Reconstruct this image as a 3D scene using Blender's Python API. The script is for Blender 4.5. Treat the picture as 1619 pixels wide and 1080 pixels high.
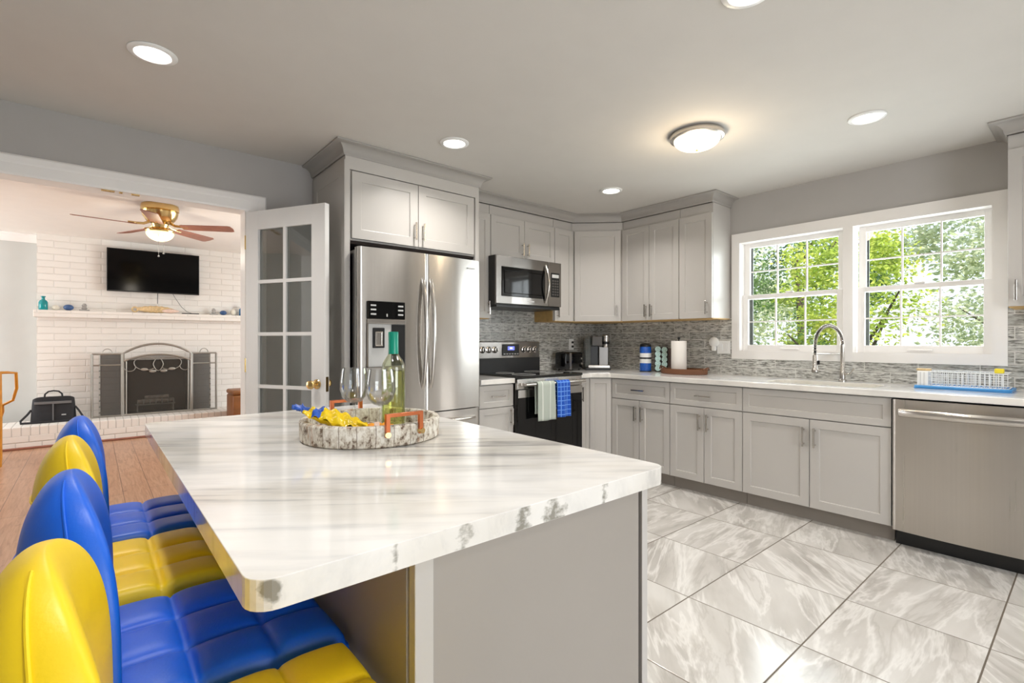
import bpy, bmesh, math, random
from math import pi, sin, cos, radians as R
from mathutils import Vector, Matrix
random.seed(7)
SC = bpy.context.scene
C = SC.collection
for o in list(bpy.data.objects): bpy.data.objects.remove(o)

# ------------------------------------------------------------------ camera
H = 1.205
cam = bpy.data.cameras.new('camera'); cam.sensor_width = 36; cam.lens = 786.3/1619*36
cam.clip_start = 0.02
co = bpy.data.objects.new('camera', cam); C.objects.link(co)
co.location = (0, 0, H); co.rotation_euler = (R(90), 0, -math.atan2(.6455, .7638))
SC.camera = co

# ------------------------------------------------------------------ exposure, world, sun
vs = SC.view_settings
vs.view_transform = 'Standard'; vs.look = 'None'; vs.gamma = 1; vs.exposure = 0.2
vs.use_curve_mapping = False
cy = SC.cycles
cy.use_denoising = True
cy.max_bounces = 9; cy.diffuse_bounces = 5; cy.glossy_bounces = 4; cy.transmission_bounces = 8
cy.transparent_max_bounces = 12; cy.sample_clamp_indirect = 4.0; cy.caustics_reflective = False; cy.caustics_refractive = False

W = bpy.data.worlds.new('world'); SC.world = W; W.use_nodes = True
wn = W.node_tree.nodes; wl = W.node_tree.links
for n in list(wn): wn.remove(n)
wo = wn.new('ShaderNodeOutputWorld'); wb = wn.new('ShaderNodeBackground')
sky = wn.new('ShaderNodeTexSky')
sky.sky_type = 'PREETHAM'; sky.turbidity = 3.5
sky.sun_direction = Vector((-.35, -.5, .8)).normalized()
mixw = wn.new('ShaderNodeMixRGB'); mixw.inputs[0].default_value = .6
mixw.inputs[2].default_value = (.86, .94, 1.0, 1)
wl.new(sky.outputs[0], mixw.inputs[1]); wl.new(mixw.outputs[0], wb.inputs[0])
wb.inputs[1].default_value = 1.7
wl.new(wb.outputs[0], wo.inputs[0])

def lamp(name, kind, loc, rot=(0, 0, 0), power=10, color=(1, 1, 1), size=.1, size_y=None, spread=None, shape=None):
    l = bpy.data.lights.new(name, kind); l.energy = power; l.color = color
    if kind == 'AREA':
        l.shape = shape or ('RECTANGLE' if size_y else 'DISK'); l.size = size
        if size_y: l.size_y = size_y
        if spread: l.spread = spread
    elif kind == 'SUN': l.angle = size
    else: l.shadow_soft_size = size
    o = bpy.data.objects.new(name, l); C.objects.link(o); o.location = loc; o.rotation_euler = rot
    return o
sun = lamp('sun', 'SUN', (-5, -8, 12), power=6.5, color=(1, .96, .88), size=.02)
sun.rotation_euler = Vector((.42, .55, -.85)).to_track_quat('-Z', 'Y').to_euler()

# daylight entering through the real openings of the rooms (sky seen through the windows)
DAY = (.93, .97, 1.0)
lamp('daylight_living_window', 'AREA', (-3.55, 7.3, 1.45), (0, R(-90), 0), 76, (.97, .985, 1), 1.5, 1.8)
lamp('daylight_living_window_right', 'AREA', (3.35, 5.6, 1.45), (0, R(90), 0), 74, DAY, 1.5, 1.8)
lamp('daylight_patio_door', 'AREA', (1.2, -2.55, 1.1), (R(90), 0, 0), 52, DAY, 1.7, 1.9)
lamp('daylight_sink_window', 'AREA', (4.46, 1.2, 1.6), (0, R(90), 0), 30, DAY, .85, 1.5)
# lights of the recessed cans, plus unseen fill lamps added without fixtures
CANS_AND_FILL = [(.20, 2.62), (1.72, 2.59), (3.26, .83), (3.24, 2.58), (1.765, .80), (.20, .80), (.2, -1.1), (1.76, -1.1), (3.2, -1.1)]
for (x, y) in CANS_AND_FILL:
    lamp('can_or_fill_lamp', 'AREA', (x, y, 2.425), (0, 0, 0), 7.6 if y > 1 else (6.0 if x > 1 and y > 0 else (5.5 if x < 1 else 3.0)), (1, .965, .92), .13, spread=R(135))
lamp('flush_lamp', 'POINT', (2.75, 1.55, 2.25), power=6, color=(1, .80, .55), size=.09)
lamp('fan_lamp', 'POINT', (.505, 5.87, 2.08), power=5, color=(1, .90, .76), size=.08)

# ------------------------------------------------------------------ material helpers
class NT:
    def __init__(s, name):
        s.m = bpy.data.materials.new(name); s.m.use_nodes = True
        s.t = s.m.node_tree; s.n = s.t.nodes; s.l = s.t.links
        s.b = s.n['Principled BSDF']; s.out = s.n['Material Output']
    def node(s, ty, **kw):
        x = s.n.new(ty)
        for k, v in kw.items(): setattr(x, k, v)
        return x
    def put(s, sock, v):
        if isinstance(v, bpy.types.NodeSocket): s.l.new(v, sock)
        elif isinstance(v, (tuple, list)) and sock.type == 'RGBA': sock.default_value = tuple(v)[:3] + (1,)
        else: sock.default_value = v
    def math(s, op, a, b=0.0, c=None, clamp=False):
        x = s.node('ShaderNodeMath', operation=op); x.use_clamp = clamp
        s.put(x.inputs[0], a); s.put(x.inputs[1], b)
        if c is not None: s.put(x.inputs[2], c)
        return x.outputs[0]
    def mix(s, f, a, b, mode='MIX'):
        x = s.node('ShaderNodeMixRGB', blend_type=mode)
        s.put(x.inputs[0], f); s.put(x.inputs[1], a); s.put(x.inputs[2], b)
        return x.outputs[0]
    def obj(s): return s.node('ShaderNodeTexCoord').outputs['Object']
    def pos(s): return s.node('ShaderNodeNewGeometry').outputs['Position']
    def mapv(s, v, scale=(1, 1, 1), rot=(0, 0, 0), loc=(0, 0, 0)):
        x = s.node('ShaderNodeMapping'); s.l.new(v, x.inputs[0])
        x.inputs['Scale'].default_value = scale; x.inputs['Rotation'].default_value = rot; x.inputs['Location'].default_value = loc
        return x.outputs[0]
    def noise(s, v, scale=5, detail=4, rough=.5, dist=0.0):
        x = s.node('ShaderNodeTexNoise'); s.l.new(v, x.inputs['Vector'])
        x.inputs['Scale'].default_value = scale; x.inputs['Detail'].default_value = detail
        x.inputs['Roughness'].default_value = rough; x.inputs['Distortion'].default_value = dist
        return x.outputs['Fac']
    def ramp(s, f, stops):
        x = s.node('ShaderNodeValToRGB'); s.l.new(f, x.inputs[0])
        e = x.color_ramp.elements
        while len(e) > 1: e.remove(e[-1])
        for i, (p, c) in enumerate(stops):
            k = e[0] if i == 0 else e.new(p)
            k.position = p; k.color = (tuple(c) + (1,))[:4] if isinstance(c, (tuple, list)) else (c, c, c, 1)
        return x.outputs[0]
    def sep(s, v):
        x = s.node('ShaderNodeSeparateXYZ'); s.l.new(v, x.inputs[0]); return x.outputs
    def comb(s, a, b, c=0.0):
        x = s.node('ShaderNodeCombineXYZ'); s.put(x.inputs[0], a); s.put(x.inputs[1], b); s.put(x.inputs[2], c); return x.outputs[0]
    def bump(s, h, strength=.3, dist=.01):
        x = s.node('ShaderNodeBump'); s.l.new(h, x.inputs['Height'])
        x.inputs['Strength'].default_value = strength; x.inputs['Distance'].default_value = dist
        s.l.new(x.outputs[0], s.b.inputs['Normal']); return x
    def set(s, color=None, rough=None, metal=None, **kw):
        if color is not None: s.put(s.b.inputs['Base Color'], color)
        if rough is not None: s.put(s.b.inputs['Roughness'], rough)
        if metal is not None: s.put(s.b.inputs['Metallic'], metal)
        for k, v in kw.items(): s.put(s.b.inputs[k.replace('_', ' ')], v)
        return s

def lin(r, g, b):
    f = lambda c: (c/255/12.92) if c/255 <= .04045 else ((c/255+.055)/1.055)**2.4
    return (f(r), f(g), f(b))
def plain(name, rgb, rough=.5, metal=0.0, var=.04, nscale=6, bump=0.0, bscale=60, **kw):
    t = NT(name); c = lin(*rgb)
    n = t.noise(t.pos(), nscale, 3)
    lo = tuple(x*(1-var) for x in c); hi = tuple(min(1, x*(1+var)) for x in c)
    t.set(t.ramp(n, [(.3, lo), (.7, hi)]), rough, metal, **kw)
    if bump: t.bump(t.noise(t.pos(), bscale, 3), bump, .002)
    return t.m

M = {}
M['wall'] = plain('grey_wall_paint', (178, 175, 172), .7, bump=.06, bscale=150, var=.015)
M['wall_far'] = plain('pale_wall_paint', (205, 207, 204), .7, var=.015)
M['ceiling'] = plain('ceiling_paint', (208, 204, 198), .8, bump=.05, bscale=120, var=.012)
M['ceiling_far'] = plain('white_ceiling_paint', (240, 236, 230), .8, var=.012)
M['cab'] = plain('grey_cabinet_paint', (190, 186, 181), .32, var=.015, nscale=3)
M['crown'] = plain('shaded_crown_paint', (162, 158, 153), .4, var=.015, nscale=3)  # cabinet grey darkened, the crown's shade is put into its colour
M['trim'] = plain('white_trim_paint', (246, 243, 240), .35, var=.012)
M['door'] = plain('white_door_paint', (232, 230, 227), .35, var=.012)
M['chrome'] = plain('brushed_nickel', (205, 200, 194), .22, 1.0, var=.05)
M['steel_dark'] = plain('dark_steel', (120, 117, 114), .3, 1.0)
M['black'] = plain('black_plastic', (16, 16, 17), .35, var=.2)
M['blackgloss'] = plain('black_glass', (9, 9, 10), .06, var=.1)
M['white'] = plain('white_plastic', (240, 240, 238), .35)
M['brass'] = plain('polished_brass', (222, 190, 130), .2, 1.0)
M['copper'] = plain('copper_metal', (205, 120, 80), .28, 1.0)
M['blue_leather'] = plain('blue_leather', (16, 98, 220), .42, var=.10, nscale=9, bump=.12, bscale=220)
M['yellow_leather'] = plain('yellow_leather', (250, 213, 28), .42, var=.06, nscale=9, bump=.12, bscale=220)
M['panel'] = plain('island_panel_paint', (158, 151, 143), .42, var=.02, nscale=3)
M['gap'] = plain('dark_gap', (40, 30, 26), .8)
M['woodply'] = plain('plywood_edge', (196, 160, 100), .5, var=.12, nscale=20)
M['toe'] = plain('grey_toe_kick', (140, 132, 124), .5)
M['iron'] = plain('pewter_iron', (160, 157, 150), .42, .75, var=.1)
M['bluegrey'] = plain('soot_screen', (60, 62, 66), .6, var=.1)
M['soot'] = plain('sooty_brick', (46, 42, 40), .85, var=.3, nscale=12)
M['ash'] = plain('ashy_log', (150, 140, 128), .85, var=.3, nscale=30, bump=.3, bscale=40)
M['fabric_black'] = plain('black_nylon', (34, 34, 37), .7, var=.15, nscale=30, bump=.3, bscale=400)
M['grey_trim'] = plain('grey_webbing', (105, 104, 104), .7)
M['amber'] = plain('amber_wood', (205, 138, 40), .3, var=.15, nscale=14)
M['brownleather'] = plain('brown_leather', (128, 80, 40), .42, var=.2, nscale=10, bump=.15, bscale=90)
M['paper'] = plain('paper_towel', (240, 235, 229), .85, var=.015, bump=.2, bscale=200)
M['blueplastic'] = plain('blue_plastic', (70, 150, 215), .3)
M['bluecan'] = plain('blue_print', (30, 88, 178), .35, var=.2, nscale=60)
M['teal'] = plain('teal_glass_bottle', (18, 140, 145), .12, var=.15)
M['navyglass'] = plain('blue_glass_bottle', (30, 110, 165), .12, var=.15)
M['slateblue'] = plain('slate_blue_glaze', (60, 92, 140), .3, var=.2)
M['ceramic'] = plain('off_white_ceramic', (225, 220, 205), .5)
M['pewter'] = plain('silver_grey_shell', (170, 168, 165), .45, .2, var=.15)
M['drift'] = plain('driftwood', (214, 186, 140), .7, var=.25, nscale=30, bump=.3)
M['coral'] = plain('pink_coral', (232, 205, 190), .7, var=.1, nscale=40)
M['yellow_foil'] = plain('yellow_foil', (240, 205, 20), .25, var=.1, nscale=25)
M['blue_foil'] = plain('blue_foil', (42, 92, 190), .25, var=.3, nscale=60)
M['orange_foil'] = plain('orange_foil', (245, 160, 40), .25, var=.2, nscale=50)
M['sponge'] = plain('yellow_sponge', (235, 215, 60), .9, bump=.4, bscale=300)
M['tealpod'] = plain('teal_pod_lid', (200, 240, 230), .4, var=.3, nscale=120)
M['brownpod'] = plain('brown_pod_lid', (96, 78, 72), .4, var=.4, nscale=120)
M['greencap'] = plain('teal_screw_cap', (10, 140, 116), .3, var=.1)
M['bladewood'] = plain('cherry_fan_blade', (150, 98, 80), .35, var=.12, nscale=20)
M['soil'] = plain('dark_soil', (70, 66, 50), .9)
M['bark'] = plain('tree_bark', (78, 64, 50), .9, var=.3, nscale=20, bump=.6, bscale=30)
M['rail_dark'] = plain('dark_screen_track', (62, 66, 60), .6)

def m_emit(name, rgb, s):
    t = NT(name); t.set(lin(*rgb), .5); t.put(t.b.inputs['Emission Color'], lin(*rgb)); t.b.inputs['Emission Strength'].default_value = s; return t.m
M['led'] = m_emit('led_diffuser', (255, 250, 242), 6)
M['dome'] = m_emit('lit_glass_dome', (255, 240, 208), 2.6)
M['bowl'] = m_emit('lit_fan_bowl', (255, 236, 170), 1.6)
M['display'] = m_emit('blue_clock_display', (120, 130, 245), .9)
M['digits'] = m_emit('clock_digits', (230, 235, 255), 2.0)
M['icons'] = plain('grey_icons', (190, 190, 188), .4)

def m_glass(name, tint=(1, 1, 1), base=.04, rough=.0):
    t = NT(name)
    tr = t.node('ShaderNodeBsdfTransparent'); tr.inputs[0].default_value = tuple(tint) + (1,)
    gl = t.node('ShaderNodeBsdfGlossy'); gl.inputs['Roughness'].default_value = rough
    lw = t.node('ShaderNodeLayerWeight'); lw.inputs[0].default_value = .25
    f = t.math('ADD', t.math('MULTIPLY', lw.outputs['Fresnel'], .55), base, clamp=True)
    mx = t.node('ShaderNodeMixShader'); t.l.new(f, mx.inputs[0]); t.l.new(tr.outputs[0], mx.inputs[1]); t.l.new(gl.outputs[0], mx.inputs[2])
    t.l.new(mx.outputs[0], t.out.inputs[0]); return t.m
M['pane'] = m_glass('window_glass', (.97, .985, .98), .03)
M['doorpane'] = m_glass('door_glass', (.80, .82, .81), .10)
M['tvglass'] = plain('television_glass', (4, 4, 5), .12, var=.1, Specular_IOR_Level=.12)
M['wineglass'] = m_glass('wine_glass', (.985, .99, .99), .07)
M['wine'] = m_glass('white_wine', (.93, .94, .60), .04)
M['bottleglass'] = m_glass('pale_bottle_glass', (.95, .975, .84), .07)
def m_mesh():
    t = NT('spark_screen_mesh'); t.set(lin(72, 68, 62), .6, .3)
    tr = t.node('ShaderNodeBsdfTransparent'); mx = t.node('ShaderNodeMixShader'); mx.inputs[0].default_value = .62
    t.l.new(tr.outputs[0], mx.inputs[1]); t.l.new(t.b.outputs[0], mx.inputs[2]); t.l.new(mx.outputs[0], t.out.inputs[0]); return t.m
M['mesh'] = m_mesh()
def m_clearplastic():
    t = NT('smoked_clear_plastic'); t.set(lin(120, 124, 122), .15)
    tr = t.node('ShaderNodeBsdfTransparent'); mx = t.node('ShaderNodeMixShader'); mx.inputs[0].default_value = .5
    t.l.new(tr.outputs[0], mx.inputs[1]); t.l.new(t.b.outputs[0], mx.inputs[2]); t.l.new(mx.outputs[0], t.out.inputs[0]); return t.m
M['smoked'] = m_clearplastic()

def m_steel(name, rgb=(200, 196, 190), rough=.24, wav=.35, scale=(9, 9, .5)):
    t = NT(name); c = lin(*rgb)
    p = t.obj()
    n = t.noise(t.mapv(p, (90, 90, 1)), 1, 2)
    t.set(t.ramp(n, [(.3, tuple(x*.98 for x in c)), (.7, tuple(min(1, x*1.015) for x in c))]), t.math('ADD', t.math('MULTIPLY', n, .03), rough-.015), 1.0)
    t.bump(t.noise(t.mapv(p, scale), 1, 0), wav, .02)
    tg = t.node('ShaderNodeTangent', direction_type='RADIAL', axis='Z'); t.l.new(tg.outputs[0], t.b.inputs['Tangent']); t.b.inputs['Anisotropic'].default_value = .8; t.b.inputs['Anisotropic Rotation'].default_value = .25; return t.m
M['steel'] = m_steel('stainless_steel', (214, 210, 205), .24, .45, (5, 5, .15))
M['steel_mw'] = m_steel('stainless_steel_dark', (150, 146, 142), .22, .15)
M['steel_dw'] = m_steel('stainless_brushed', (196, 190, 183), .28, .45, (1, 4, .25))

BLOTS = ((.335, .02), (.450, .055), (.575, .06), (.655, .06), (.80, .03), (1.02, .03), (.17, .03))
def m_marble(name, rot, strong=1.0):
    t = NT(name); p = t.pos()
    q = t.mapv(p, (1, 1, 1), (0, 0, rot))
    n1 = t.noise(t.mapv(q, (1.1, 9, 4)), 1.6, 6, .62, .35)
    n2 = t.noise(t.mapv(q, (2.2, 30, 10), loc=(3, 1, 0)), 1.3, 5, .6, .2)
    n3 = t.noise(t.mapv(q, (1.6, 3.0, 3), loc=(7, 2, 0)), 1.2, 3, .5)
    base = t.ramp(n1, [(.30, lin(150, 150, 152)), (.42, lin(206, 204, 201)), (.52, lin(232, 229, 224)), (.75, lin(243, 241, 237))])
    v2 = t.ramp(n2, [(.34, lin(165, 165, 166)), (.46, lin(236, 234, 230)), (1, lin(250, 249, 247))])
    gate = t.ramp(n3, [(.42, 0.0), (.6, 1.0)])
    c = t.mix(t.math('MULTIPLY', gate, .85*strong), t.mix(.55, base, (1, 1, 1), 'MIX'), t.mix(1.0, base, v2, 'MULTIPLY'))
    # greenish mineral blotches that run through the slab and show on its cut edge
    n4 = t.noise(t.mapv(p, (1, 1, 1.5)), 18, 4, .6)
    px_ = t.sep(p)[0]; env = None
    for (c0, w_) in BLOTS if strong == 1.0 else ():
        g_ = t.math('SUBTRACT', 1.0, t.math('DIVIDE', t.math('ABSOLUTE', t.math('SUBTRACT', px_, c0)), w_), clamp=True)
        env = g_ if env is None else t.math('MAXIMUM', env, g_)
    nz = t.node('ShaderNodeNewGeometry'); up = t.sep(nz.outputs['Normal'])[2]
    side = t.math('SUBTRACT', 1.0, t.math('ABSOLUTE', up), clamp=True)
    blot = t.math('MULTIPLY', t.math('MULTIPLY', t.ramp(t.math('ADD', n4, t.math('MULTIPLY', env, .36)), [(.74, 0.0), (.86, 1.0)]), side), .75) if env is not None else 0.0
    c = t.mix(t.math('MULTIPLY', side, .30), c, lin(214, 204, 186))
    c = t.mix(blot, c, lin(98, 92, 72))
    t.set(c, .09, 0.0); t.b.inputs['Specular IOR Level'].default_value = .6
    return t.m
M['marble'] = m_marble('island_marble', math.atan2(.6455, .7638) - .06)
M['counter'] = m_marble('counter_marble', R(90), .5)

def m_tile():
    t = NT('marble_floor_tile'); p = t.pos(); x, y, z = t.sep(p)
    PX, PY = .54, .4875
    fx = t.math('DIVIDE', t.math('ADD', x, -2.15+PX*20), PX); fy = t.math('DIVIDE', t.math('ADD', y, -.279+PY*20), PY)
    cx = t.math('FLOOR', fx); cyy = t.math('FLOOR', fy)
    ex = t.math('SUBTRACT', fx, cx); ey = t.math('SUBTRACT', fy, cyy)
    dx = t.math('MULTIPLY', t.math('MINIMUM', ex, t.math('SUBTRACT', 1.0, ex)), PX)
    dy = t.math('MULTIPLY', t.math('MINIMUM', ey, t.math('SUBTRACT', 1.0, ey)), PY)
    d = t.math('MINIMUM', dx, dy)
    grout = t.math('LESS_THAN', d, .0026)
    wn_ = t.node('ShaderNodeTexWhiteNoise', noise_dimensions='3D'); t.l.new(t.comb(cx, cyy, 0.0), wn_.inputs['Vector'])
    off = t.node('ShaderNodeVectorMath', operation='MULTIPLY_ADD'); t.l.new(wn_.outputs['Color'], off.inputs[0]); off.inputs[1].default_value = (17, 13, 5); t.l.new(p, off.inputs[2])
    q0 = off.outputs[0]
    vr = t.node('ShaderNodeVectorRotate', rotation_type='Z_AXIS'); t.l.new(q0, vr.inputs['Vector'])
    ang = t.math('ADD', t.math('MULTIPLY', wn_.outputs['Value'], 1.1), -.9); t.l.new(ang, vr.inputs['Angle'])
    q = vr.outputs[0]
    n1 = t.noise(t.mapv(q, (1.0, 3.6, 1)), 1.5, 5, .52, .25)
    n2 = t.noise(t.mapv(q, (.9, 4.2, 1), loc=(4, 4, 4)), 1.3, 5, .6, .35)
    c = t.ramp(n1, [(.28, lin(172, 167, 161)), (.45, lin(196, 192, 186)), (.62, lin(212, 209, 204)), (1, lin(222, 219, 215))])
    vein = t.math('SUBTRACT', 1.0, t.math('MULTIPLY', t.math('ABSOLUTE', t.math('SUBTRACT', n2, .5)), 26), clamp=True)
    c = t.mix(t.math('MULTIPLY', vein, .5), c, lin(244, 242, 238))
    vein2 = t.math('SUBTRACT', 1.0, t.math('MULTIPLY', t.math('ABSOLUTE', t.math('SUBTRACT', n2, .43)), 40), clamp=True)
    c = t.mix(t.math('MULTIPLY', vein2, .28), c, lin(156, 149, 140))
    c = t.mix(t.math('MULTIPLY', t.math('LESS_THAN', dx, .0030), .9), c, lin(120, 110, 98))
    c = t.mix(t.math('LESS_THAN', dy, .0030), c, lin(104, 94, 82))
    t.set(c, t.math('ADD', t.math('MULTIPLY', grout, .5), .16))
    t.bump(t.math('MINIMUM', d, .005), .6, .3); return t.m
M['tile'] = m_tile()

def m_planks():
    t = NT('orange_wood_planks'); p = t.pos(); x, y, z = t.sep(p)
    P = .172
    fx = t.math('DIVIDE', t.math('ADD', x, P*40-.02), P); cx = t.math('FLOOR', fx); ex = t.math('SUBTRACT', fx, cx)
    w1 = t.node('ShaderNodeTexWhiteNoise', noise_dimensions='1D'); t.l.new(cx, w1.inputs['W'])
    fy = t.math('ADD', t.math('DIVIDE', y, 1.25), t.math('MULTIPLY', w1.outputs['Value'], 7)); cyy = t.math('FLOOR', fy); ey = t.math('SUBTRACT', fy, cyy)
    w2 = t.node('ShaderNodeTexWhiteNoise', noise_dimensions='2D'); t.l.new(t.comb(cx, cyy), w2.inputs['Vector'])
    g = t.noise(t.mapv(p, (16, 1.2, 1)), 3, 5, .6, 1.0)
    c = t.ramp(g, [(.25, lin(150, 108, 80)), (.5, lin(190, 148, 118)), (.8, lin(212, 174, 146))])
    c = t.mix(t.math('MULTIPLY', w2.outputs['Value'], .35), c, lin(170, 122, 90))
    kn = t.ramp(t.noise(t.mapv(p, (5, 2.5, 1)), 2.5, 2), [(.66, 0.0), (.74, 1.0)])
    c = t.mix(t.math('MULTIPLY', kn, .5), c, lin(110, 64, 40))
    dx = t.math('MULTIPLY', t.math('MINIMUM', ex, t.math('SUBTRACT', 1.0, ex)), P)
    dy = t.math('MULTIPLY', t.math('MINIMUM', ey, t.math('SUBTRACT', 1.0, ey)), 1.25)
    ln = t.math('LESS_THAN', t.math('MINIMUM', dx, dy), .0022)
    t.set(t.mix(t.math('MULTIPLY', ln, .8), c, lin(84, 50, 34)), .3); return t.m
M['planks'] = m_planks()

def m_splash():
    t = NT('slate_mosaic_backsplash'); p = t.pos(); x, y, z = t.sep(p)
    u = t.math('ADD', x, y); v = t.math('ADD', z, -.9145)
    PW, PH = .305, .0762
    r = t.math('FLOOR', t.math('DIVIDE', v, PH))
    fu = t.math('ADD', t.math('DIVIDE', u, PW), t.math('MULTIPLY', t.math('MODULO', r, 2.0), .5)); cu = t.math('FLOOR', fu)
    eu = t.math('SUBTRACT', fu, cu); ev = t.math('SUBTRACT', t.math('DIVIDE', v, PH), r)
    du = t.math('MULTIPLY', t.math('MINIMUM', eu, t.math('SUBTRACT', 1.0, eu)), PW)
    dv = t.math('MULTIPLY', t.math('MINIMUM', ev, t.math('SUBTRACT', 1.0, ev)), PH)
    g = t.math('LESS_THAN', t.math('MINIMUM', du, dv), .0028)
    w2 = t.node('ShaderNodeTexWhiteNoise', noise_dimensions='2D'); t.l.new(t.comb(cu, r), w2.inputs['Vector'])
    q = t.comb(t.math('ADD', t.math('MULTIPLY', u, 17), t.math('MULTIPLY', w2.outputs['Value'], 40)), t.math('MULTIPLY', v, 95), 0.0)
    n1 = t.noise(q, 1.0, 4, .6, .4); n2 = t.noise(t.comb(t.math('MULTIPLY', u, 60), t.math('MULTIPLY', v, 300)), 1.0, 3)
    c = t.ramp(n1, [(.36, lin(84, 82, 78)), (.43, lin(140, 138, 132)), (.50, lin(196, 194, 188)), (.60, lin(236, 236, 231))])
    c = t.mix(.30, c, t.ramp(n2, [(.38, lin(90, 88, 84)), (.62, lin(232, 232, 228))]))
    c = t.mix(t.math('MULTIPLY', w2.outputs['Value'], .45), c, lin(120, 120, 114))
    c = t.mix(t.math('MULTIPLY', g, .9), c, lin(214, 212, 206))
    t.set(c, .22)
    t.bump(t.math('ADD', t.math('MULTIPLY', n1, .4), t.math('MULTIPLY', g, -.6)), .35, .004); return t.m
M['splash'] = m_splash()

def m_brick():
    t = NT('white_painted_brick'); p = t.pos(); x, y, z = t.sep(p)
    nz = t.noise(p, 7, 3)
    u = t.math('ADD', t.math('ADD', x, y), t.math('MULTIPLY', nz, .006)); v = t.math('ADD', z, t.math('MULTIPLY', nz, .006))
    PW, PH = .300, .0815
    r = t.math('FLOOR', t.math('DIVIDE', v, PH))
    fu = t.math('ADD', t.math('DIVIDE', u, PW), t.math('MULTIPLY', t.math('MODULO', r, 2.0), .5)); cu = t.math('FLOOR', fu)
    eu = t.math('SUBTRACT', fu, cu); ev = t.math('SUBTRACT', t.math('DIVIDE', v, PH), r)
    du = t.math('MULTIPLY', t.math('MINIMUM', eu, t.math('SUBTRACT', 1.0, eu)), PW)
    dv = t.math('MULTIPLY', t.math('MINIMUM', ev, t.math('SUBTRACT', 1.0, ev)), PH)
    d = t.math('MINIMUM', du, dv)
    prof = t.math('MINIMUM', t.math('DIVIDE', d, .009), 1.0)
    w2 = t.node('ShaderNodeTexWhiteNoise', noise_dimensions='2D'); t.l.new(t.comb(cu, r), w2.inputs['Vector'])
    c = t.mix(t.math('MULTIPLY', w2.outputs['Value'], .3), lin(240, 236, 230), lin(226, 220, 212))
    line = t.math('LESS_THAN', t.math('ADD', d, t.math('MULTIPLY', nz, .003)), .0035)
    c = t.mix(t.math('MULTIPLY', line, .30), c, lin(180, 172, 162))
    t.set(c, .55)
    t.bump(t.math('ADD', prof, t.math('MULTIPLY', t.noise(p, 60, 3), .25)), .55, .008); return t.m
M['brick'] = m_brick()

def m_bark():
    t = NT('whitewashed_bark'); p = t.obj(); x, y, z = t.sep(p)
    n = t.noise(t.mapv(p, (60, 60, 40)), 1, 4, .7); n2 = t.noise(t.mapv(p, (25, 25, 12)), 1, 3)
    c = t.ramp(n, [(.36, lin(96, 74, 58)), (.45, lin(196, 186, 170)), (.6, lin(232, 228, 218))])
    c = t.mix(t.ramp(n2, [(.58, 0.0), (.68, .6)]), c, lin(170, 120, 80))
    a = t.math('ARCTAN2', y, x); s = t.math('FRACT', t.math('MULTIPLY', t.math('ADD', a, t.math('MULTIPLY', n2, .04)), 26/(2*pi)))
    ln = t.math('LESS_THAN', s, .045)
    c = t.mix(t.math('MULTIPLY', ln, .75), c, lin(104, 86, 66))
    t.set(c, .75); t.bump(n, .6, .003); return t.m
M['barktray'] = m_bark()
def m_wicker():
    t = NT('brown_wicker'); p = t.obj(); x, y, z = t.sep(p)
    a = t.math('ARCTAN2', y, x); s = t.math('SINE', t.math('MULTIPLY', a, 60)); s2 = t.math('SINE', t.math('MULTIPLY', z, 500))
    n = t.math('ADD', t.math('MULTIPLY', t.math('MULTIPLY', s, s2), .5), .5)
    t.set(t.ramp(n, [(.2, lin(64, 38, 24)), (.8, lin(150, 98, 64))]), .6); t.bump(n, .6, .003); return t.m
M['wicker'] = m_wicker()
def m_towel(name, a, b, kind):
    t = NT(name); p = t.obj(); x, y, z = t.sep(p)
    if kind == 'grid':
        gx = t.math('LESS_THAN', t.math('FRACT', t.math('MULTIPLY', x, 26)), .16); gz = t.math('LESS_THAN', t.math('FRACT', t.math('MULTIPLY', z, 26)), .16)
        f = t.math('MAXIMUM', gx, gz)
    else: f = t.math('LESS_THAN', t.math('ABSOLUTE', t.math('SUBTRACT', t.math('FRACT', t.math('MULTIPLY', x, 11)), .5)), .06)
    t.set(t.mix(f, lin(*a), lin(*b)), .9); t.bump(t.noise(p, 300, 2), .5, .003); return t.m
M['towel_blue'] = m_towel('blue_checked_terry', (28, 84, 190), (110, 160, 235), 'grid')
M['towel_grey'] = m_towel('sage_grey_terry', (178, 186, 176), (214, 218, 210), 'stripe')
def m_leaf(name, a, b, c_):
    t = NT(name); p = t.pos()
    n = t.noise(p, 2.6, 3); n2 = t.noise(p, 14, 2)
    c = t.ramp(n, [(.35, lin(*a)), (.5, lin(*b)), (.66, lin(*c_))])
    c = t.mix(.35, c, t.ramp(n2, [(.35, lin(*a)), (.65, lin(*c_))]))
    df = t.node('ShaderNodeBsdfDiffuse'); tl = t.node('ShaderNodeBsdfTranslucent'); t.l.new(c, df.inputs[0]); t.l.new(c, tl.inputs[0])
    mx = t.node('ShaderNodeMixShader'); mx.inputs[0].default_value = .45; t.l.new(df.outputs[0], mx.inputs[1]); t.l.new(tl.outputs[0], mx.inputs[2])
    t.l.new(mx.outputs[0], t.out.inputs[0]); return t.m
M['leaf1'] = m_leaf('yellow_green_leaves', (104, 134, 50), (184, 206, 84), (240, 236, 130))
M['leaf2'] = m_leaf('dark_green_leaves', (60, 92, 62), (104, 140, 84), (170, 196, 120))
M['leaf3'] = m_leaf('haze_paled_leaves', (150, 166, 128), (204, 208, 164), (246, 244, 218))  # greens paled, the white haze on the window is put into the leaves
M['grass'] = m_leaf('lawn', (70, 110, 50), (110, 140, 60), (150, 170, 80))

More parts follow.
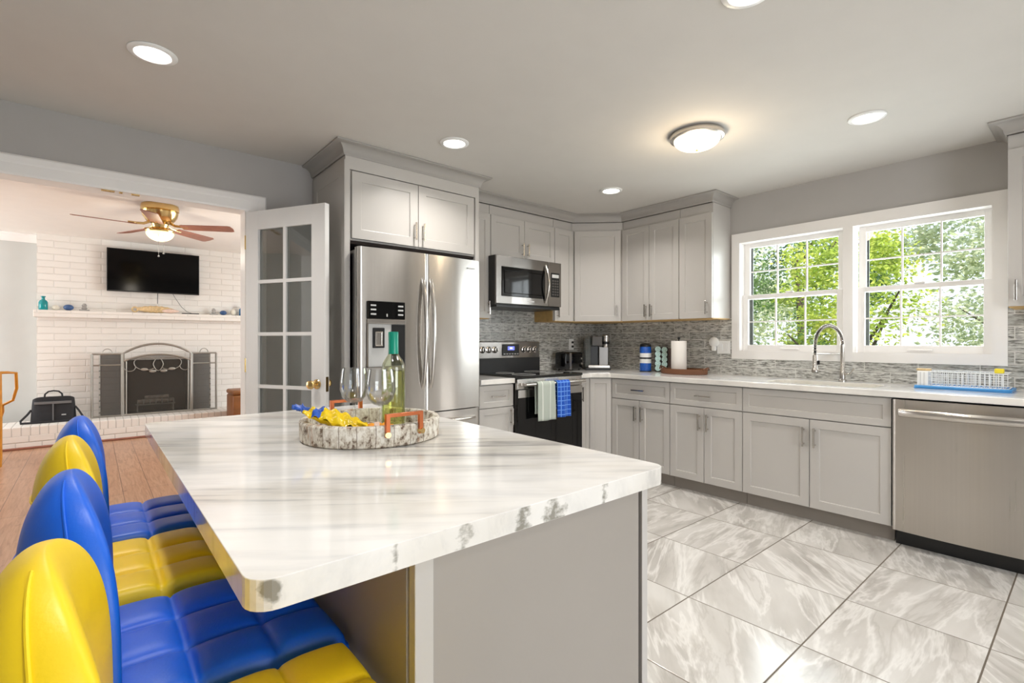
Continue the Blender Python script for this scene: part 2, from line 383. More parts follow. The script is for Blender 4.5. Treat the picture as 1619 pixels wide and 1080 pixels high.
# ------------------------------------------------------------------ mesh helpers
class MB:
    def __init__(s): s.bm = bmesh.new()
    def verts_faces(s, vs_, fs):
        b = [s.bm.verts.new(v) for v in vs_]
        for f in fs:
            try: s.bm.faces.new([b[i] for i in f])
            except ValueError: pass
        return b
    def box(s, x0, x1, y0, y1, z0, z1, bevel=0, mat=None, seg=2):
        v = [(x0, y0, z0), (x1, y0, z0), (x1, y1, z0), (x0, y1, z0), (x0, y0, z1), (x1, y0, z1), (x1, y1, z1), (x0, y1, z1)]
        if mat: v = [mat @ Vector(p) for p in v]
        b = s.verts_faces(v, [(3, 2, 1, 0), (4, 5, 6, 7), (0, 1, 5, 4), (1, 2, 6, 5), (2, 3, 7, 6), (3, 0, 4, 7)])
        if bevel:
            es = list({e for x in b for e in x.link_edges})
            bmesh.ops.bevel(s.bm, geom=es, offset=bevel, segments=seg, profile=.5, affect='EDGES')
        return s
    def shaker(s, x0, x1, z0, z1, y=0.0, t=.02, f=.055, d=.008):
        a = (x0+f, x1-f, z0+f, z1-f); e = .003
        v = [(x0, y, z0), (x1, y, z0), (x1, y, z1), (x0, y, z1),
             (a[0], y, a[2]), (a[1], y, a[2]), (a[1], y, a[3]), (a[0], y, a[3]),
             (a[0]+e, y+d, a[2]+e), (a[1]-e, y+d, a[2]+e), (a[1]-e, y+d, a[3]-e), (a[0]+e, y+d, a[3]-e),
             (x0, y+t, z0), (x1, y+t, z0), (x1, y+t, z1), (x0, y+t, z1)]
        fs = []
        for i in range(4):
            j = (i+1) % 4
            fs += [(i, j, 4+j, 4+i), (4+i, 4+j, 8+j, 8+i), (j, i, 12+i, 12+j)]
        fs += [(8, 9, 10, 11), (15, 14, 13, 12)]
        s.verts_faces(v, fs); return s
    def lathe(s, prof, n=32, loc=(0, 0, 0), cap=True, mat=None):
        rings = []
        for (r, z) in prof:
            ring = []
            for i in range(n):
                a = 2*pi*i/n; p = Vector((loc[0]+r*cos(a), loc[1]+r*sin(a), loc[2]+z))
                if mat: p = mat @ p
                ring.append(s.bm.verts.new(p))
            rings.append(ring)
        for k in range(len(rings)-1):
            for i in range(n):
                j = (i+1) % n
                s.bm.faces.new([rings[k][i], rings[k][j], rings[k+1][j], rings[k+1][i]])
        if cap:
            if prof[0][0] > 1e-5: s.bm.faces.new(rings[0][::-1])
            if prof[-1][0] > 1e-5: s.bm.faces.new(rings[-1])
        return s
    def cyl(s, p0, p1, r, n=20, r1=None):
        return s.tube([p0, p1], r, n, r1=r1)
    def tube(s, pts, r, n=12, closed=False, r1=None):
        pts = [Vector(p) for p in pts]; m = len(pts); rings = []
        up = None
        for i, p in enumerate(pts):
            if closed: d = pts[(i+1) % m]-pts[i-1]
            else: d = pts[min(i+1, m-1)]-pts[max(i-1, 0)]
            if d.length < 1e-9: d = Vector((0, 0, 1))
            d.normalize()
            if up is None:
                up = Vector((0, 0, 1)) if abs(d.z) < .9 else Vector((1, 0, 0))
            a = d.cross(up)
            if a.length < 1e-6: up = Vector((0, 1, 0)) if abs(d.y) < .9 else Vector((1, 0, 0)); a = d.cross(up)
            a.normalize(); b = a.cross(d).normalized(); up = b
            rr = r if r1 is None else r+(r1-r)*i/(m-1)
            if isinstance(r, (list, tuple)): rr = r[i]
            rings.append([s.bm.verts.new(p+a*rr*cos(2*pi*k/n)+b*rr*sin(2*pi*k/n)) for k in range(n)])
        for i in range(m if closed else m-1):
            q = rings[(i+1) % m]
            for k in range(n):
                j = (k+1) % n; s.bm.faces.new([rings[i][k], rings[i][j], q[j], q[k]])
        if not closed: s.bm.faces.new(rings[0][::-1]); s.bm.faces.new(rings[-1])
        return s
    def prism(s, outer, z0, z1, holes=()):
        loops = [list(outer)]+[list(h) for h in holes]
        for z in (z0, z1):
            es = []
            for lp in loops:
                vv = [s.bm.verts.new((p[0], p[1], z)) for p in lp]
                es += [s.bm.edges.new((vv[i], vv[(i+1) % len(vv)])) for i in range(len(vv))]
            bmesh.ops.triangle_fill(s.bm, edges=es, use_beauty=True)
        for lp in loops:
            n = len(lp); a = [s.bm.verts.new((p[0], p[1], z0)) for p in lp]; b = [s.bm.verts.new((p[0], p[1], z1)) for p in lp]
            for i in range(n):
                j = (i+1) % n; s.bm.faces.new([a[i], a[j], b[j], b[i]])
        bmesh.ops.remove_doubles(s.bm, verts=s.bm.verts, dist=1e-5)
        return s
    def grid(s, fn, nu, nv, closeu=False):
        g = [[s.bm.verts.new(fn(i/(nu if closeu else nu-1), j/(nv-1))) for j in range(nv)] for i in range(nu)]
        for i in range(nu if closeu else nu-1):
            for j in range(nv-1):
                k = (i+1) % nu
                s.bm.faces.new([g[i][j], g[k][j], g[k][j+1], g[i][j+1]])
        return g
    def sphere(s, c, r, n=20, sc=(1, 1, 1)):
        m = Matrix.Translation(c) @ Matrix.Diagonal((sc[0], sc[1], sc[2], 1))
        bmesh.ops.create_uvsphere(s.bm, u_segments=n, v_segments=max(8, n//2), radius=r, matrix=m); return s
    def build(s, name, mat, parent=None, smooth=False, bevel=0, loc=None, rot=None, angle=40):
        bmesh.ops.recalc_face_normals(s.bm, faces=s.bm.faces)
        me = bpy.data.meshes.new(name); s.bm.to_mesh(me); s.bm.free()
        o = bpy.data.objects.new(name, me); C.objects.link(o)
        me.materials.append(M[mat] if isinstance(mat, str) else mat)
        if smooth:
            for p in me.polygons: p.use_smooth = True
            if angle:
                try: me.set_sharp_from_angle(angle=R(angle))
                except Exception: pass
        if bevel:
            b = o.modifiers.new('bevel', 'BEVEL'); b.width = bevel; b.segments = 2; b.limit_method = 'ANGLE'; b.angle_limit = R(40)
        if parent: o.parent = parent
        if loc: o.location = loc
        if rot: o.rotation_euler = rot
        return o

def thing(name, label, cat, loc=(0, 0, 0), rz=0.0, group=None):
    o = bpy.data.objects.new(name, None); C.objects.link(o); o.empty_display_size = .1
    o.location = loc; o.rotation_euler = (0, 0, rz); o['label'] = label; o['category'] = cat
    if group: o['group'] = group
    return o
def tag(o, label, cat, group=None):
    o['label'] = label; o['category'] = cat
    if group: o['group'] = group
    return o
def struct(o, label=None):
    o['kind'] = 'structure'
    if label: o['label'] = label
    return o
def sbox(name, mat, x0, x1, y0, y1, z0, z1, label=None):
    return struct(MB().box(x0, x1, y0, y1, z0, z1).build(name, mat), label)
def copytree(o, parent=None):
    c = o.copy(); C.objects.link(c)
    if parent: c.parent = parent
    for ch in list(o.children): copytree(ch, c)
    return c
def rrect(x0, x1, y0, y1, r, n=6):
    out = []
    for (cx_, cy_, a0) in ((x1-r, y0+r, -90), (x1-r, y1-r, 0), (x0+r, y1-r, 90), (x0+r, y0+r, 180)):
        for k in range(n+1):
            a = R(a0+90*k/n); out.append((cx_+r*cos(a), cy_+r*sin(a)))
    return out
def multi(name, mat, boxes, bevel=0):
    m = MB()
    for b in boxes: m.box(*b)
    return m.build(name, mat, bevel=bevel)

# ================================================================== STRUCTURE
YW, XW, HC, HL = 3.62, 4.25, 2.44, 2.52
XL, YB = -2.2, -2.6
OX0, OX1, OZ = -1.0, .785, 2.062          # opening to the living room
sbox('floor', 'tile', XL-.1, XW+.1, YB-.1, YW+.03, -.1, 0, 'marble look tile floor of the kitchen')
sbox('floor.001', 'planks', -3.7, 3.5, YW+.03, 8.6, -.1, 0, 'orange wood plank floor of the living room')
sbox('ceiling', 'ceiling', XL-.1, XW+.15, YB-.1, YW+.12, HC, HC+.2, 'pale ceiling of the kitchen')
sbox('ceiling.001', 'ceiling_far', -3.7, 3.5, YW+.12, 8.7, HL, HL+.2, 'white ceiling of the living room')
struct(multi('wall_back', 'wall', [(XL-.1, OX0, YW, YW+.12, 0, HC+.08), (OX0, OX1, YW, YW+.12, OZ+.03, HC+.08), (OX1, XW+.15, YW, YW+.12, 0, HC+.08)]), 'grey wall with the wide opening to the living room')
# window wall with a real hole
WY0, WY1, WZ0, WZ1 = .420, 2.008, 1.112, 2.058
struct(multi('wall_right', 'wall', [(XW, XW+.15, YB-.1, WY0, 0, HC), (XW, XW+.15, WY1, YW, 0, HC), (XW, XW+.15, WY0, WY1, 0, WZ0), (XW, XW+.15, WY0, WY1, WZ1, HC)]), 'grey wall with the double window over the sink')
# left and rear walls, with the openings that let daylight in
struct(multi('wall_left', 'wall', [(XL-.1, XL, YB-.1, YW, 0, HC)]))
struct(multi('wall_front', 'wall', [(XL-.1, .3, YB-.1, YB, 0, HC), (2.1, XW+.15, YB-.1, YB, 0, HC), (.3, 2.1, YB-.1, YB, 2.1, HC)]))
# living room shell
struct(multi('wall_far', 'wall_far', [(-3.7, 3.5, 8.5, 8.6, 0, HL)]), 'pale wall beside the brick chimney')
struct(multi('wall_living_left', 'wall_far', [(-3.7, -3.6, YW+.12, 6.4, 0, HL), (-3.7, -3.6, 8.2, 8.5, 0, HL), (-3.7, -3.6, 6.4, 8.2, 0, .7), (-3.7, -3.6, 6.4, 8.2, 2.2, HL)]))
struct(multi('wall_living_right', 'wall_far', [(3.4, 3.5, YW+.12, 4.7, 0, HL), (3.4, 3.5, 6.5, 8.5, 0, HL), (3.4, 3.5, 4.7, 6.5, 0, .7), (3.4, 3.5, 4.7, 6.5, 2.2, HL)]))
struct(multi('wall_living_near', 'wall_far', [(-3.7, XL-.1, YW+.02, YW+.12, 0, HL)]))
# chimney breast of painted brick with firebox
CY = 8.3
struct(multi('wall_chimney', 'brick', [(-.508, .315, CY, 8.5, 0, HL), (1.03, 2.5, CY, 8.5, 0, HL), (.315, 1.03, CY, 8.5, .96, HL)]), 'white painted brick chimney wall')
struct(multi('wall_firebox', 'soot', [(.315, 1.03, 8.48, 8.499, .25, .96), (.3151, .322, 8.32, 8.48, .25, .96), (1.022, 1.0299, 8.32, 8.48, .25, .96), (.322, 1.022, 8.31, 8.47, .25, .256)]))
# mantel ledge (brick course standing out) and raised hearth
struct(MB().box(-.53, 2.5, CY-.16, CY, 1.50, 1.585, .006).build('trim_1', 'brick'), 'brick mantel ledge')
def m_hearth():
    t = NT('white_hearth_brick'); p = t.pos(); x, y, z = t.sep(p)
    head = t.math('GREATER_THAN', z, .152)
    fu = t.math('DIVIDE', x, .075); eh = t.math('FRACT', t.math('ADD', fu, 80)); dh = t.math('MULTIPLY', t.math('MINIMUM', eh, t.math('SUBTRACT', 1.0, eh)), .075)
    r = t.math('FLOOR', t.math('DIVIDE', z, .076)); fs_ = t.math('FRACT', t.math('ADD', t.math('DIVIDE', x, .215), t.math('ADD', t.math('MULTIPLY', r, .5), 60)))
    ds = t.math('MULTIPLY', t.math('MINIMUM', fs_, t.math('SUBTRACT', 1.0, fs_)), .215)
    rz_ = t.math('FRACT', t.math('DIVIDE', z, .076)); dz = t.math('MULTIPLY', t.math('MINIMUM', rz_, t.math('SUBTRACT', 1.0, rz_)), .076)
    d1 = dh; d0 = t.math('MINIMUM', ds, dz)
    ry = t.math('ABSOLUTE', t.math('SUBTRACT', y, 7.965))
    d1 = t.math('MINIMUM', d1, ry)
    d = t.math('ADD', t.math('MULTIPLY', head, d1), t.math('MULTIPLY', t.math('SUBTRACT', 1.0, head), d0))
    line = t.math('LESS_THAN', d, .004)
    c = t.mix(t.math('MULTIPLY', line, .45), lin(238, 234, 228), lin(158, 150, 140))
    t.set(c, .55); t.bump(t.math('MINIMUM', t.math('DIVIDE', d, .008), 1.0), .6, .01); return t.m
M['hearth'] = m_hearth()
struct(MB().box(-1.9, 2.5, 7.75, CY, 0, .25, .008).build('floor.002', 'hearth'), 'raised white brick hearth')
struct(MB().tube([(-1.9, 7.745, .012), (2.5, 7.745, .012)], .014, 8).build('trim_2', 'bladewood'), 'wooden shoe moulding along the hearth')
# living room crown at recessed wall
def sweep(path, prof, name, mat, parent=None):
    """mitred moulding; the profile's first value stands out to the right of the path"""
    m = MB(); P = [Vector(p) for p in path]; n = len(P); secs = []
    for i in range(n):
        ds = []
        if i > 0: ds.append((P[i]-P[i-1]).normalized())
        if i < n-1: ds.append((P[i+1]-P[i]).normalized())
        ns = [Vector((d.y, -d.x)) for d in ds]
        if len(ns) == 2:
            b = (ns[0]+ns[1]).normalized(); k = 1/max(.2, b.dot(ns[0])); off = b*k
        else: off = ns[0]
        secs.append([m.bm.verts.new((P[i].x+off.x*a, P[i].y+off.y*a, z)) for (a, z) in prof])
    q = len(prof)
    for i in range(n-1):
        for k in range(q):
            j = (k+1) % q; m.bm.faces.new([secs[i][k], secs[i][j], secs[i+1][j], secs[i+1][k]])
    m.bm.faces.new(secs[0]); m.bm.faces.new(secs[-1][::-1])
    return m.build(name, mat, parent, smooth=True, angle=25)
def crownprof(z0, z1, out):
    h = z1-z0; pr = [(0, z0), (.006, z0), (.010, z0+.12*h)]
    for k in range(7):
        a = k/6*pi/2; pr.append((.012+(out-.022)*(1-cos(a)), z0+.14*h+.68*h*sin(a)))
    pr += [(out-.004, z0+.84*h), (out, z0+.88*h), (out, z1-.001), (0, z1-.001)]
    return pr
struct(sweep([(-3.6, 8.5), (-.508, 8.5)], crownprof(HL-.10, HL, .09), 'trim_3', 'trim'))
# crown mouldings of the kitchen cabinets
CP = crownprof(2.365, HC, .072)
struct(sweep([(1.20, YW), (1.20, 3.03), (2.235, 3.03), (2.235, 3.26)], CP, 'trim_4', 'crown'), 'crown moulding over the refrigerator cabinet')
struct(sweep([(2.236, 3.33), (3.60, 3.33), (3.93, 3.0), (3.93, 2.08), (XW, 2.08)], CP, 'trim_5', 'crown'), 'crown moulding around the corner cabinets')
struct(sweep([(XW, .34), (3.93, .34), (3.93, -.55)], CP, 'trim_6', 'crown'), 'crown moulding over the cabinet right of the window')
# casing of the opening
m = MB()
cz0, cz1 = OZ, 2.170
cas = [(0, 0), (.012, 0), (.016, .012), (.016, .06), (.022, .07), (.022, .098), (.014, .108), (0, .108)]
def casing(m, x0, x1, z0, z1, y):
    # head and two legs, mitred at the corners
    def ring(px, pz, nx, nz): return [m.bm.verts.new((px+nx*b, y-a, pz+nz*b)) for (a, b) in cas]
    S = [ring(x0, z0, -1, 0), ring(x0, z1, -1, 1), ring(x1, z1, 1, 1), ring(x1, z0, 1, 0)]
    q = len(cas)
    for i in range(3):
        for k in range(q):
            j = (k+1) % q; m.bm.faces.new([S[i][k], S[i][j], S[i+1][j], S[i+1][k]])
    m.bm.faces.new(S[0]); m.bm.faces.new(S[-1])
casing(m, OX0, OX1, 0.0, OZ, YW)
tr = struct(m.build('trim_7', 'trim'), 'white casing around the living room opening')
multi('jamb', 'trim', [(OX0, OX0+.018, YW-.002, YW+.125, 0, OZ+.03), (OX1-.018, OX1, YW-.002, YW+.125, 0, OZ+.03), (OX0, OX1, YW-.002, YW+.125, OZ, OZ+.032)]).parent = tr
for (x, w) in ((.02, .075), (.10, .02), (.155, .05)):
    MB().box(x+.02, x+.02+w*.8, YW+.004, YW+.03, OZ-.006, OZ+.001, .002).build('door_catch', 'brass', tr)
# backsplash
struct(multi('wall_backsplash', 'splash', [(2.235, 3.345, YW-.008, YW-.0005, .90, 1.56), (3.345, XW-.001, YW-.008, YW-.0005, .914, 1.42)]), 'slate mosaic backsplash behind the range')
struct(multi('wall_backsplash.001', 'splash', [(XW-.008, XW-.0005, 2.063, YW-.008, .914, 1.42), (XW-.008, XW-.0005, -.6, .362, .914, 1.42), (XW-.008, XW-.0005, .362, 2.063, .914, 1.058)]), 'slate mosaic backsplash under the window')

# ------------------------------------------------------------------ window over the sink
m = MB()
y0, y1, z0, z1 = WY0, WY1, WZ0, WZ1
m.box(XW-.016, XW+.0, y1, 2.063, 1.056, 2.128)
m.box(XW-.016, XW+.0, .362, y0, 1.056, 2.128)
m.box(XW-.016, XW+.0, y0, y1, z1, 2.128)
m.box(XW-.016, XW+.0, y0, y1, 1.056, z0)
m.box(XW-.010, XW+.12, 1.166, 1.230, z0+.001, z1-.001, .003)
for (a, b, c_, d) in ((y0, y0+.012, z0, z1), (y1-.012, y1, z0, z1), (y0+.012, y1-.012, z0, z0+.014), (y0+.012, y1-.012, z1-.012, z1)):
    m.box(XW-.014, XW+.14, a, b, c_, d)
struct(m.build('trim_8', 'trim'), 'white casing and mullion of the double window')
def window(n, ya, yb, label):
    w = thing('window_%d' % n, label, 'window', (0, 0, 0)); w['kind'] = 'structure'; del w['category']
    zm = 1.583
    def sash(nm, x, za, zb, st, bot, top):
        s_ = MB(); t_ = .028
        s_.box(x, x+t_, ya, ya+st, za, zb, .003); s_.box(x, x+t_, yb-st, yb, za, zb, .003)
        s_.box(x, x+t_, ya+st-.001, yb-st+.001, za, za+bot, .003); s_.box(x, x+t_, ya+st-.001, yb-st+.001, zb-top, zb, .003)
        o = s_.build(nm, 'trim', w)
        g = MB(); iy0, iy1, iz0, iz1 = ya+st, yb-st, za+bot, zb-top
        for k in (1, 2):
            yy = iy0+(iy1-iy0)*k/3; g.box(x+.007, x+.021, yy-.005, yy+.005, iz0, iz1)
        zz = (iz0+iz1)/2; g.box(x+.0075, x+.0205, iy0, iy1, zz-.005, zz+.005)
        g.build('muntin_grid', 'trim', o)
        MB().box(x+.013, x+.015, iy0, iy1, iz0, iz1).build('pane', 'pane', o)
        return o
    ya += .012; yb -= .012
    sash('upper_sash', XW+.085, zm-.018, WZ1-.010, .045, .030, .040)
    lo = sash('lower_sash', XW+.050, WZ0+.013, zm+.018, .045, .052, .034)
    ym = (ya+yb)/2
    MB().box(XW+.040, XW+.060, ym-.03, ym+.03, zm+.018, zm+.030, .004).build('sash_lock', 'trim', lo)
    MB().box(XW+.036, XW+.052, ym-.07, ym+.07, WZ0+.030, WZ0+.042, .004).build('sash_lift', 'trim', lo)
    # dark screen track outside
    multi('screen_track', 'rail_dark', [(XW+.118, XW+.132, yb-.055, yb-.012, WZ0+.01, WZ1-.01), (XW+.118, XW+.132, ya+.0, ya+.030, WZ0+.01, WZ1-.01)][:1]).parent = w
window(1, 1.230, WY1, 'left double hung window with white grid')
window(2, WY0, 1.166, 'right double hung window with white grid')

# ================================================================== CABINETS
def pull(parent, p, length, axis, out=.030, mat='chrome'):
    """bar pull on a front whose face is at local y = p[1]"""
    m = MB(); x, y, z = p; h = length/2; r = .0055
    if axis == 'z':
        m.box(x-r, x+r, y-out-r, y-out+r, z-h, z+h, .002)
        for s_ in (-1, 1): m.box(x-r*.8, x+r*.8, y-out, y, z+s_*(h-.018)-r*.8, z+s_*(h-.018)+r*.8)
    else:
        m.box(x-h, x+h, y-out-r, y-out+r, z-r, z+r, .002)
        for s_ in (-1, 1): m.box(x+s_*(h-.018)-r*.8, x+s_*(h-.018)+r*.8, y-out, y, z-r*.8, z+r*.8)
    return m.build('handle', mat, parent)
G_ = .0022
def door(parent, x0, x1, z0, z1, y=0.0, hx=None, hz=None, name='door', f=.055, hl=.13, axis='z'):
    o = MB().shaker(x0+G_, x1-G_, z0+G_, z1-G_, y, .02, f).build(name, 'cab', parent, bevel=.0012)
    if hx is not None: pull(o, (hx, y, hz), hl, axis)
    return o
ZT = .868   # top of base carcass (stone sits at .874)
def base_cab(loc, rz, w, label, fronts, name='base_cabinet', group=None, depth=.60):
    t = thing(name, label, 'cabinet', loc, rz, group)
    if name == 'sink_cabinet':
        multi('body', 'cab', [(.001, .019, .021, depth, .10, .873), (w-.019, w-.001, .021, depth, .10, .873), (.019, w-.019, .021, depth, .10, .118), (.019, w-.019, .021, .040, .118, .873), (.019, w-.019, depth-.006, depth, .118, .873)]).parent = t
    else: MB().box(.001, w-.001, .021, depth, .10, .873).build('body', 'cab', t)
    MB().box(.001, w-.001, .075, depth, 0, .0999).build('toe_kick', 'toe', t)
    for f in fronts: f(t, w)
    return t
def fr_drawer(a=0, b=None, z0=.692, z1=ZT, handle=True, name='drawer'):
    def go(t, w):
        bb = w if b is None else b
        o = MB().shaker(a+G_, bb-G_, z0+G_, z1-G_, 0, .02, .042).build(name, 'cab', t, bevel=.0012)
        if handle: pull(o, ((a+bb)/2, 0, (z0+z1)/2), .13, 'x')
    return go
def fr_doors2(z0=.103, z1=.690, hz=.575):
    def go(t, w):
        door(t, 0, w/2, z0, z1, hx=w/2-.034, hz=hz); door(t, w/2, w, z0, z1, hx=w/2+.034, hz=hz)
    return go
WR = R(-90)
XF = 3.635
base_cab((XF, 2.888, 0), WR, .598, 'two door base cabinet with drawer next to the corner, under the blue canister', [fr_drawer(), fr_doors2()], group='base cabinets under the window counter')
base_cab((XF, 2.289, 0), WR, .598, 'two door base cabinet with drawer, immediately left of the sink cabinet', [fr_drawer(), fr_doors2()], group='base cabinets under the window counter')
base_cab((XF, 1.690, 0), WR, .888, 'wide sink base cabinet with blank drawer front, left of the dishwasher', [fr_drawer(handle=False, name='false_drawer_front'), fr_doors2(hz=.572)], 'sink_cabinet', group='base cabinets under the window counter')
base_cab((XF, .186, 0), WR, .7, 'base cabinet at the right end of the window counter', [fr_drawer(), fr_doors2()], group='base cabinets under the window counter')
def door1(side):
    def go(t, w): door(t, 0, w, .103, .690, hx=(w-.03 if side > 0 else .03), hz=.61, f=.05)
    return go
base_cab((2.236, 3.03, 0), 0, .340, 'narrow base cabinet with drawer between refrigerator and range', [fr_drawer(), door1(1)], depth=.585)
# corner base with its two slim doors
t = thing('corner_base_cabinet', 'corner base cabinet with two slim doors right of the range', 'cabinet', (3.345, 3.03, 0))
px = 3.345; py = 3.03
def poly(pts): return [(a-px, b-py) for a, b in pts]
MB().prism(poly([(3.3455, 3.051), (3.502, 3.051), (3.656, 2.897), (3.656, 2.8885), (4.24, 2.8885), (4.24, 3.61), (3.3455, 3.61)]), .10, .873).build('body', 'cab', t)
MB().prism(poly([(3.3455, 3.105), (3.524, 3.105), (3.71, 2.919), (3.71, 2.8885), (4.24, 2.8885), (4.24, 3.61), (3.3455, 3.61)]), 0, .0999).build('toe_kick', 'toe', t)
o = MB().shaker(G_, .148-G_, .105, ZT-.002, 0, .02, .042).build('door', 'cab', t, bevel=.0012); pull(o, (.03, 0, .73), .13, 'z')
o = MB().shaker(G_, .200-G_, .105, ZT-.002, 0, .02, .045).build('door', 'cab', t, bevel=.0012); o.location = (3.493-px, 0, 0); o.rotation_euler = (0, 0, R(-45))

# upper cabinets
UZ0, UDT = 1.40, 2.285
def upper(loc, rz, w, z0, label, doors, name='wall_cabinet', group=None, depth=.30, sidewood=False, ztop=2.3655):
    t = thing(name, label, 'cabinet', (loc[0], loc[1], z0), rz, group)
    MB().box(.001, w-.001, .021, depth+.018, .004, ztop-z0).build('body', 'cab', t)
    MB().box(.004, w-.004, .018, depth+.016, -.004, .0038).build('bottom_panel', 'woodply', t)
    if sidewood: MB().box(-.001, .0008, .03, depth+.016, 0, .12).build('unfinished_side', 'woodply', t)
    n = len(doors)
    for (a, b, hx) in doors:
        d = door(t, a, b, 0, UDT-z0, hx=hx, hz=(.09 if UDT-z0 > .5 else .085), hl=.115)
    return t
upper((2.238, 3.33, 0), 0, .340, UZ0, 'slim wall cabinet partly hidden between refrigerator and microwave', [(0, .34, .31)])
upper((2.580, 3.33, 0), 0, .762, 1.935, 'short two door wall cabinet above the microwave', [(0, .381, .350), (.381, .762, .412)])
upper((3.344, 3.33, 0), 0, .255, UZ0, 'slim single door wall cabinet right of the microwave', [(0, .255, .03)], sidewood=True)
upper((3.93, 2.998, 0), WR, .612, UZ0, 'tall two door wall cabinet right of the angled corner cabinet', [(0, .306, .276), (.306, .612, .336)])
upper((3.93, 2.385, 0), WR, .305, UZ0, 'tall single door wall cabinet at the left of the window', [(0, .305, .262)])
upper((3.93, .338, 0), WR, .46, UZ0, 'wall cabinet at the right edge beside the window', [(0, .46, .035)])
t = thing('corner_wall_cabinet', 'angled corner wall cabinet with one wide door', 'cabinet', (3.60, 3.33, UZ0))
px, py = 3.60, 3.33
MB().prism(poly([(3.601, 3.352), (3.609, 3.352), (3.951, 3.009), (3.951, 3.0), (4.24, 3.0), (4.24, 3.61), (3.601, 3.61)]), .004, 2.3655-UZ0).build('body', 'cab', t)
MB().prism(poly([(3.604, 3.348), (3.606, 3.348), (3.949, 3.004), (4.238, 3.004), (4.238, 3.608), (3.604, 3.608)]), -.004, .0038).build('bottom_panel', 'woodply', t)
o = MB().shaker(.012, .455, .002, UDT-UZ0-.002, 0, .02, .055).build('door', 'cab', t, bevel=.0012); o.rotation_euler = (0, 0, R(-45)); pull(o, (.42, 0, .10), .115, 'z')

# refrigerator enclosure
t = thing('refrigerator_cabinet', 'tall grey cabinet surround with two doors above the refrigerator', 'cabinet', (1.20, 3.03, 0))
m = MB(); m.box(.004, .034, .001, .585, 0, 2.3655); m.build('side_panel', 'cab', t)
o = MB().shaker(0, .583, .12, 2.34, 0, .005, .09, .004).build('end_panel', 'cab', t); o.rotation_euler = (0, 0, R(-90)); o.location = (-.001, .585, 0)
MB().box(1.001, 1.034, .001, .585, 0, 2.3655).build('side_panel', 'cab', t)
MB().box(.034, 1.001, .021, .585, 1.845, 2.3655).build('cabinet_box', 'cab', t)
MB().box(.034, 1.001, .001, .02, 2.285, 2.3655).build('top_rail', 'cab', t)
MB().box(.034, 1.001, .03, .585, 1.825, 1.8445).build('bottom_panel', 'gap', t)  # underside coloured near-black, shade of the gap put into its colour
door(t, .045, .5165, 1.853, 2.280, y=-.001, hx=.485, hz=1.955, hl=.12, f=.06)
door(t, .5165, .990, 1.853, 2.280, y=-.001, hx=.548, hz=1.955, hl=.12, f=.06)

# ================================================================== COUNTERTOPS, SINK
sink_hole = rrect(3.735, 4.085, .925, 1.595, .09, 6)
o = MB().prism([(3.347, 3.005), (3.482, 3.005), (3.607, 2.88), (3.607, -.52), (4.241, -.52), (4.241, 3.611), (3.347, 3.611)], .875, .914, [sink_hole]).build('countertop', 'counter', bevel=.004)
tag(o, 'long white marble countertop running from the range corner under the window', 'countertop')
o = MB().box(2.237, 2.573, 3.005, 3.611, .875, .914).build('countertop', 'counter', bevel=.004)
tag(o, 'short piece of marble countertop between refrigerator and range', 'countertop')
t = thing('kitchen_sink', 'undermount double bowl sink set in the window counter', 'sink', (3.91, 1.26, .66))
def bowl(y0, y1):
    m = MB()
    a = rrect(3.745-3.91, 4.075-3.91, y0-1.26, y1-1.26, .08, 6); b = rrect(3.765-3.91, 4.055-3.91, y0+.02-1.26, y1-.02-1.26, .07, 6)
    n = len(a)
    A = [m.bm.verts.new((x, y, .215)) for x, y in a]; B = [m.bm.verts.new((x, y, .02)) for x, y in b]
    A2 = [m.bm.verts.new((x*1.03, y+.006*(1 if y > (y0+y1)/2-1.26 else -1), .215)) for x, y in a]; B2 = [m.bm.verts.new((x, y, .0)) for x, y in b]
    for i in range(n):
        j = (i+1) % n
        m.bm.faces.new([A[i], A[j], B[j], B[i]]); m.bm.faces.new([A2[i], A2[j], B2[j], B2[i]]); m.bm.faces.new([A[i], A[j], A2[j], A2[i]])
    m.bm.faces.new(B); m.bm.faces.new(B2)
    return m
o = bowl(.937, 1.245).build('basin', 'ceramic', t, smooth=True); MB().lathe([(.001, 0), (.035, 0), (.04, .004), (.001, .004)], 20, (0, -.17, .0205)).build('drain', 'chrome', o)
o = bowl(1.275, 1.583).build('basin', 'ceramic', t, smooth=True); MB().lathe([(.001, 0), (.035, 0), (.04, .004), (.001, .004)], 20, (0, .17, .0205)).build('drain', 'chrome', o)
MB().box(-.16, .16, -.0149, .0149, .06, .214, .004).build('divider', 'ceramic', t)

# ================================================================== ISLAND
IX0, IX1, IY0, IY1 = .143, 1.030, .655, 2.205
o = MB().prism(rrect(IX0, IX1, IY0, IY1, .035, 6), .874, .914).build('island_countertop', 'marble', bevel=.006)
tag(o, 'large white marble island top with grey streaks', 'countertop')
t = thing('kitchen_island', 'grey painted island base under the large marble top', 'kitchen island', (.385, .69, 0))
iw, idp = 1.0-.385, 1.47
MB().box(.004, iw-.02, .012, idp, .0, .8735).build('body', 'panel', t)
MB().box(0, .034, 0, .02, 0, .8735, .0015).build('corner_stile', 'cab', t)
MB().box(.0352, iw-.028, .004, .0118, 0, .8735).build('end_panel', 'panel', t)
MB().box(iw-.0275, iw-.0195, .009, .0118, 0, .8735).build('dark_seam', 'gap', t)
MB().box(iw-.019, iw+.002, 0, idp, .0, .8735, .0015).build('face_frame', 'cab', t)
MB().box(-.004, .0035, .021, idp, 0, .8735).build('back_panel', 'panel', t)
for k in range(3):
    a = .03+k*.47
    o = MB().shaker(G_, .465-G_, .11, .86, 0, .019, .055).build('door', 'cab', t); o.rotation_euler = (0, 0, R(90)); o.location = (iw+.022, a, 0)
    pull(o, (.04, 0, .70), .13, 'z')

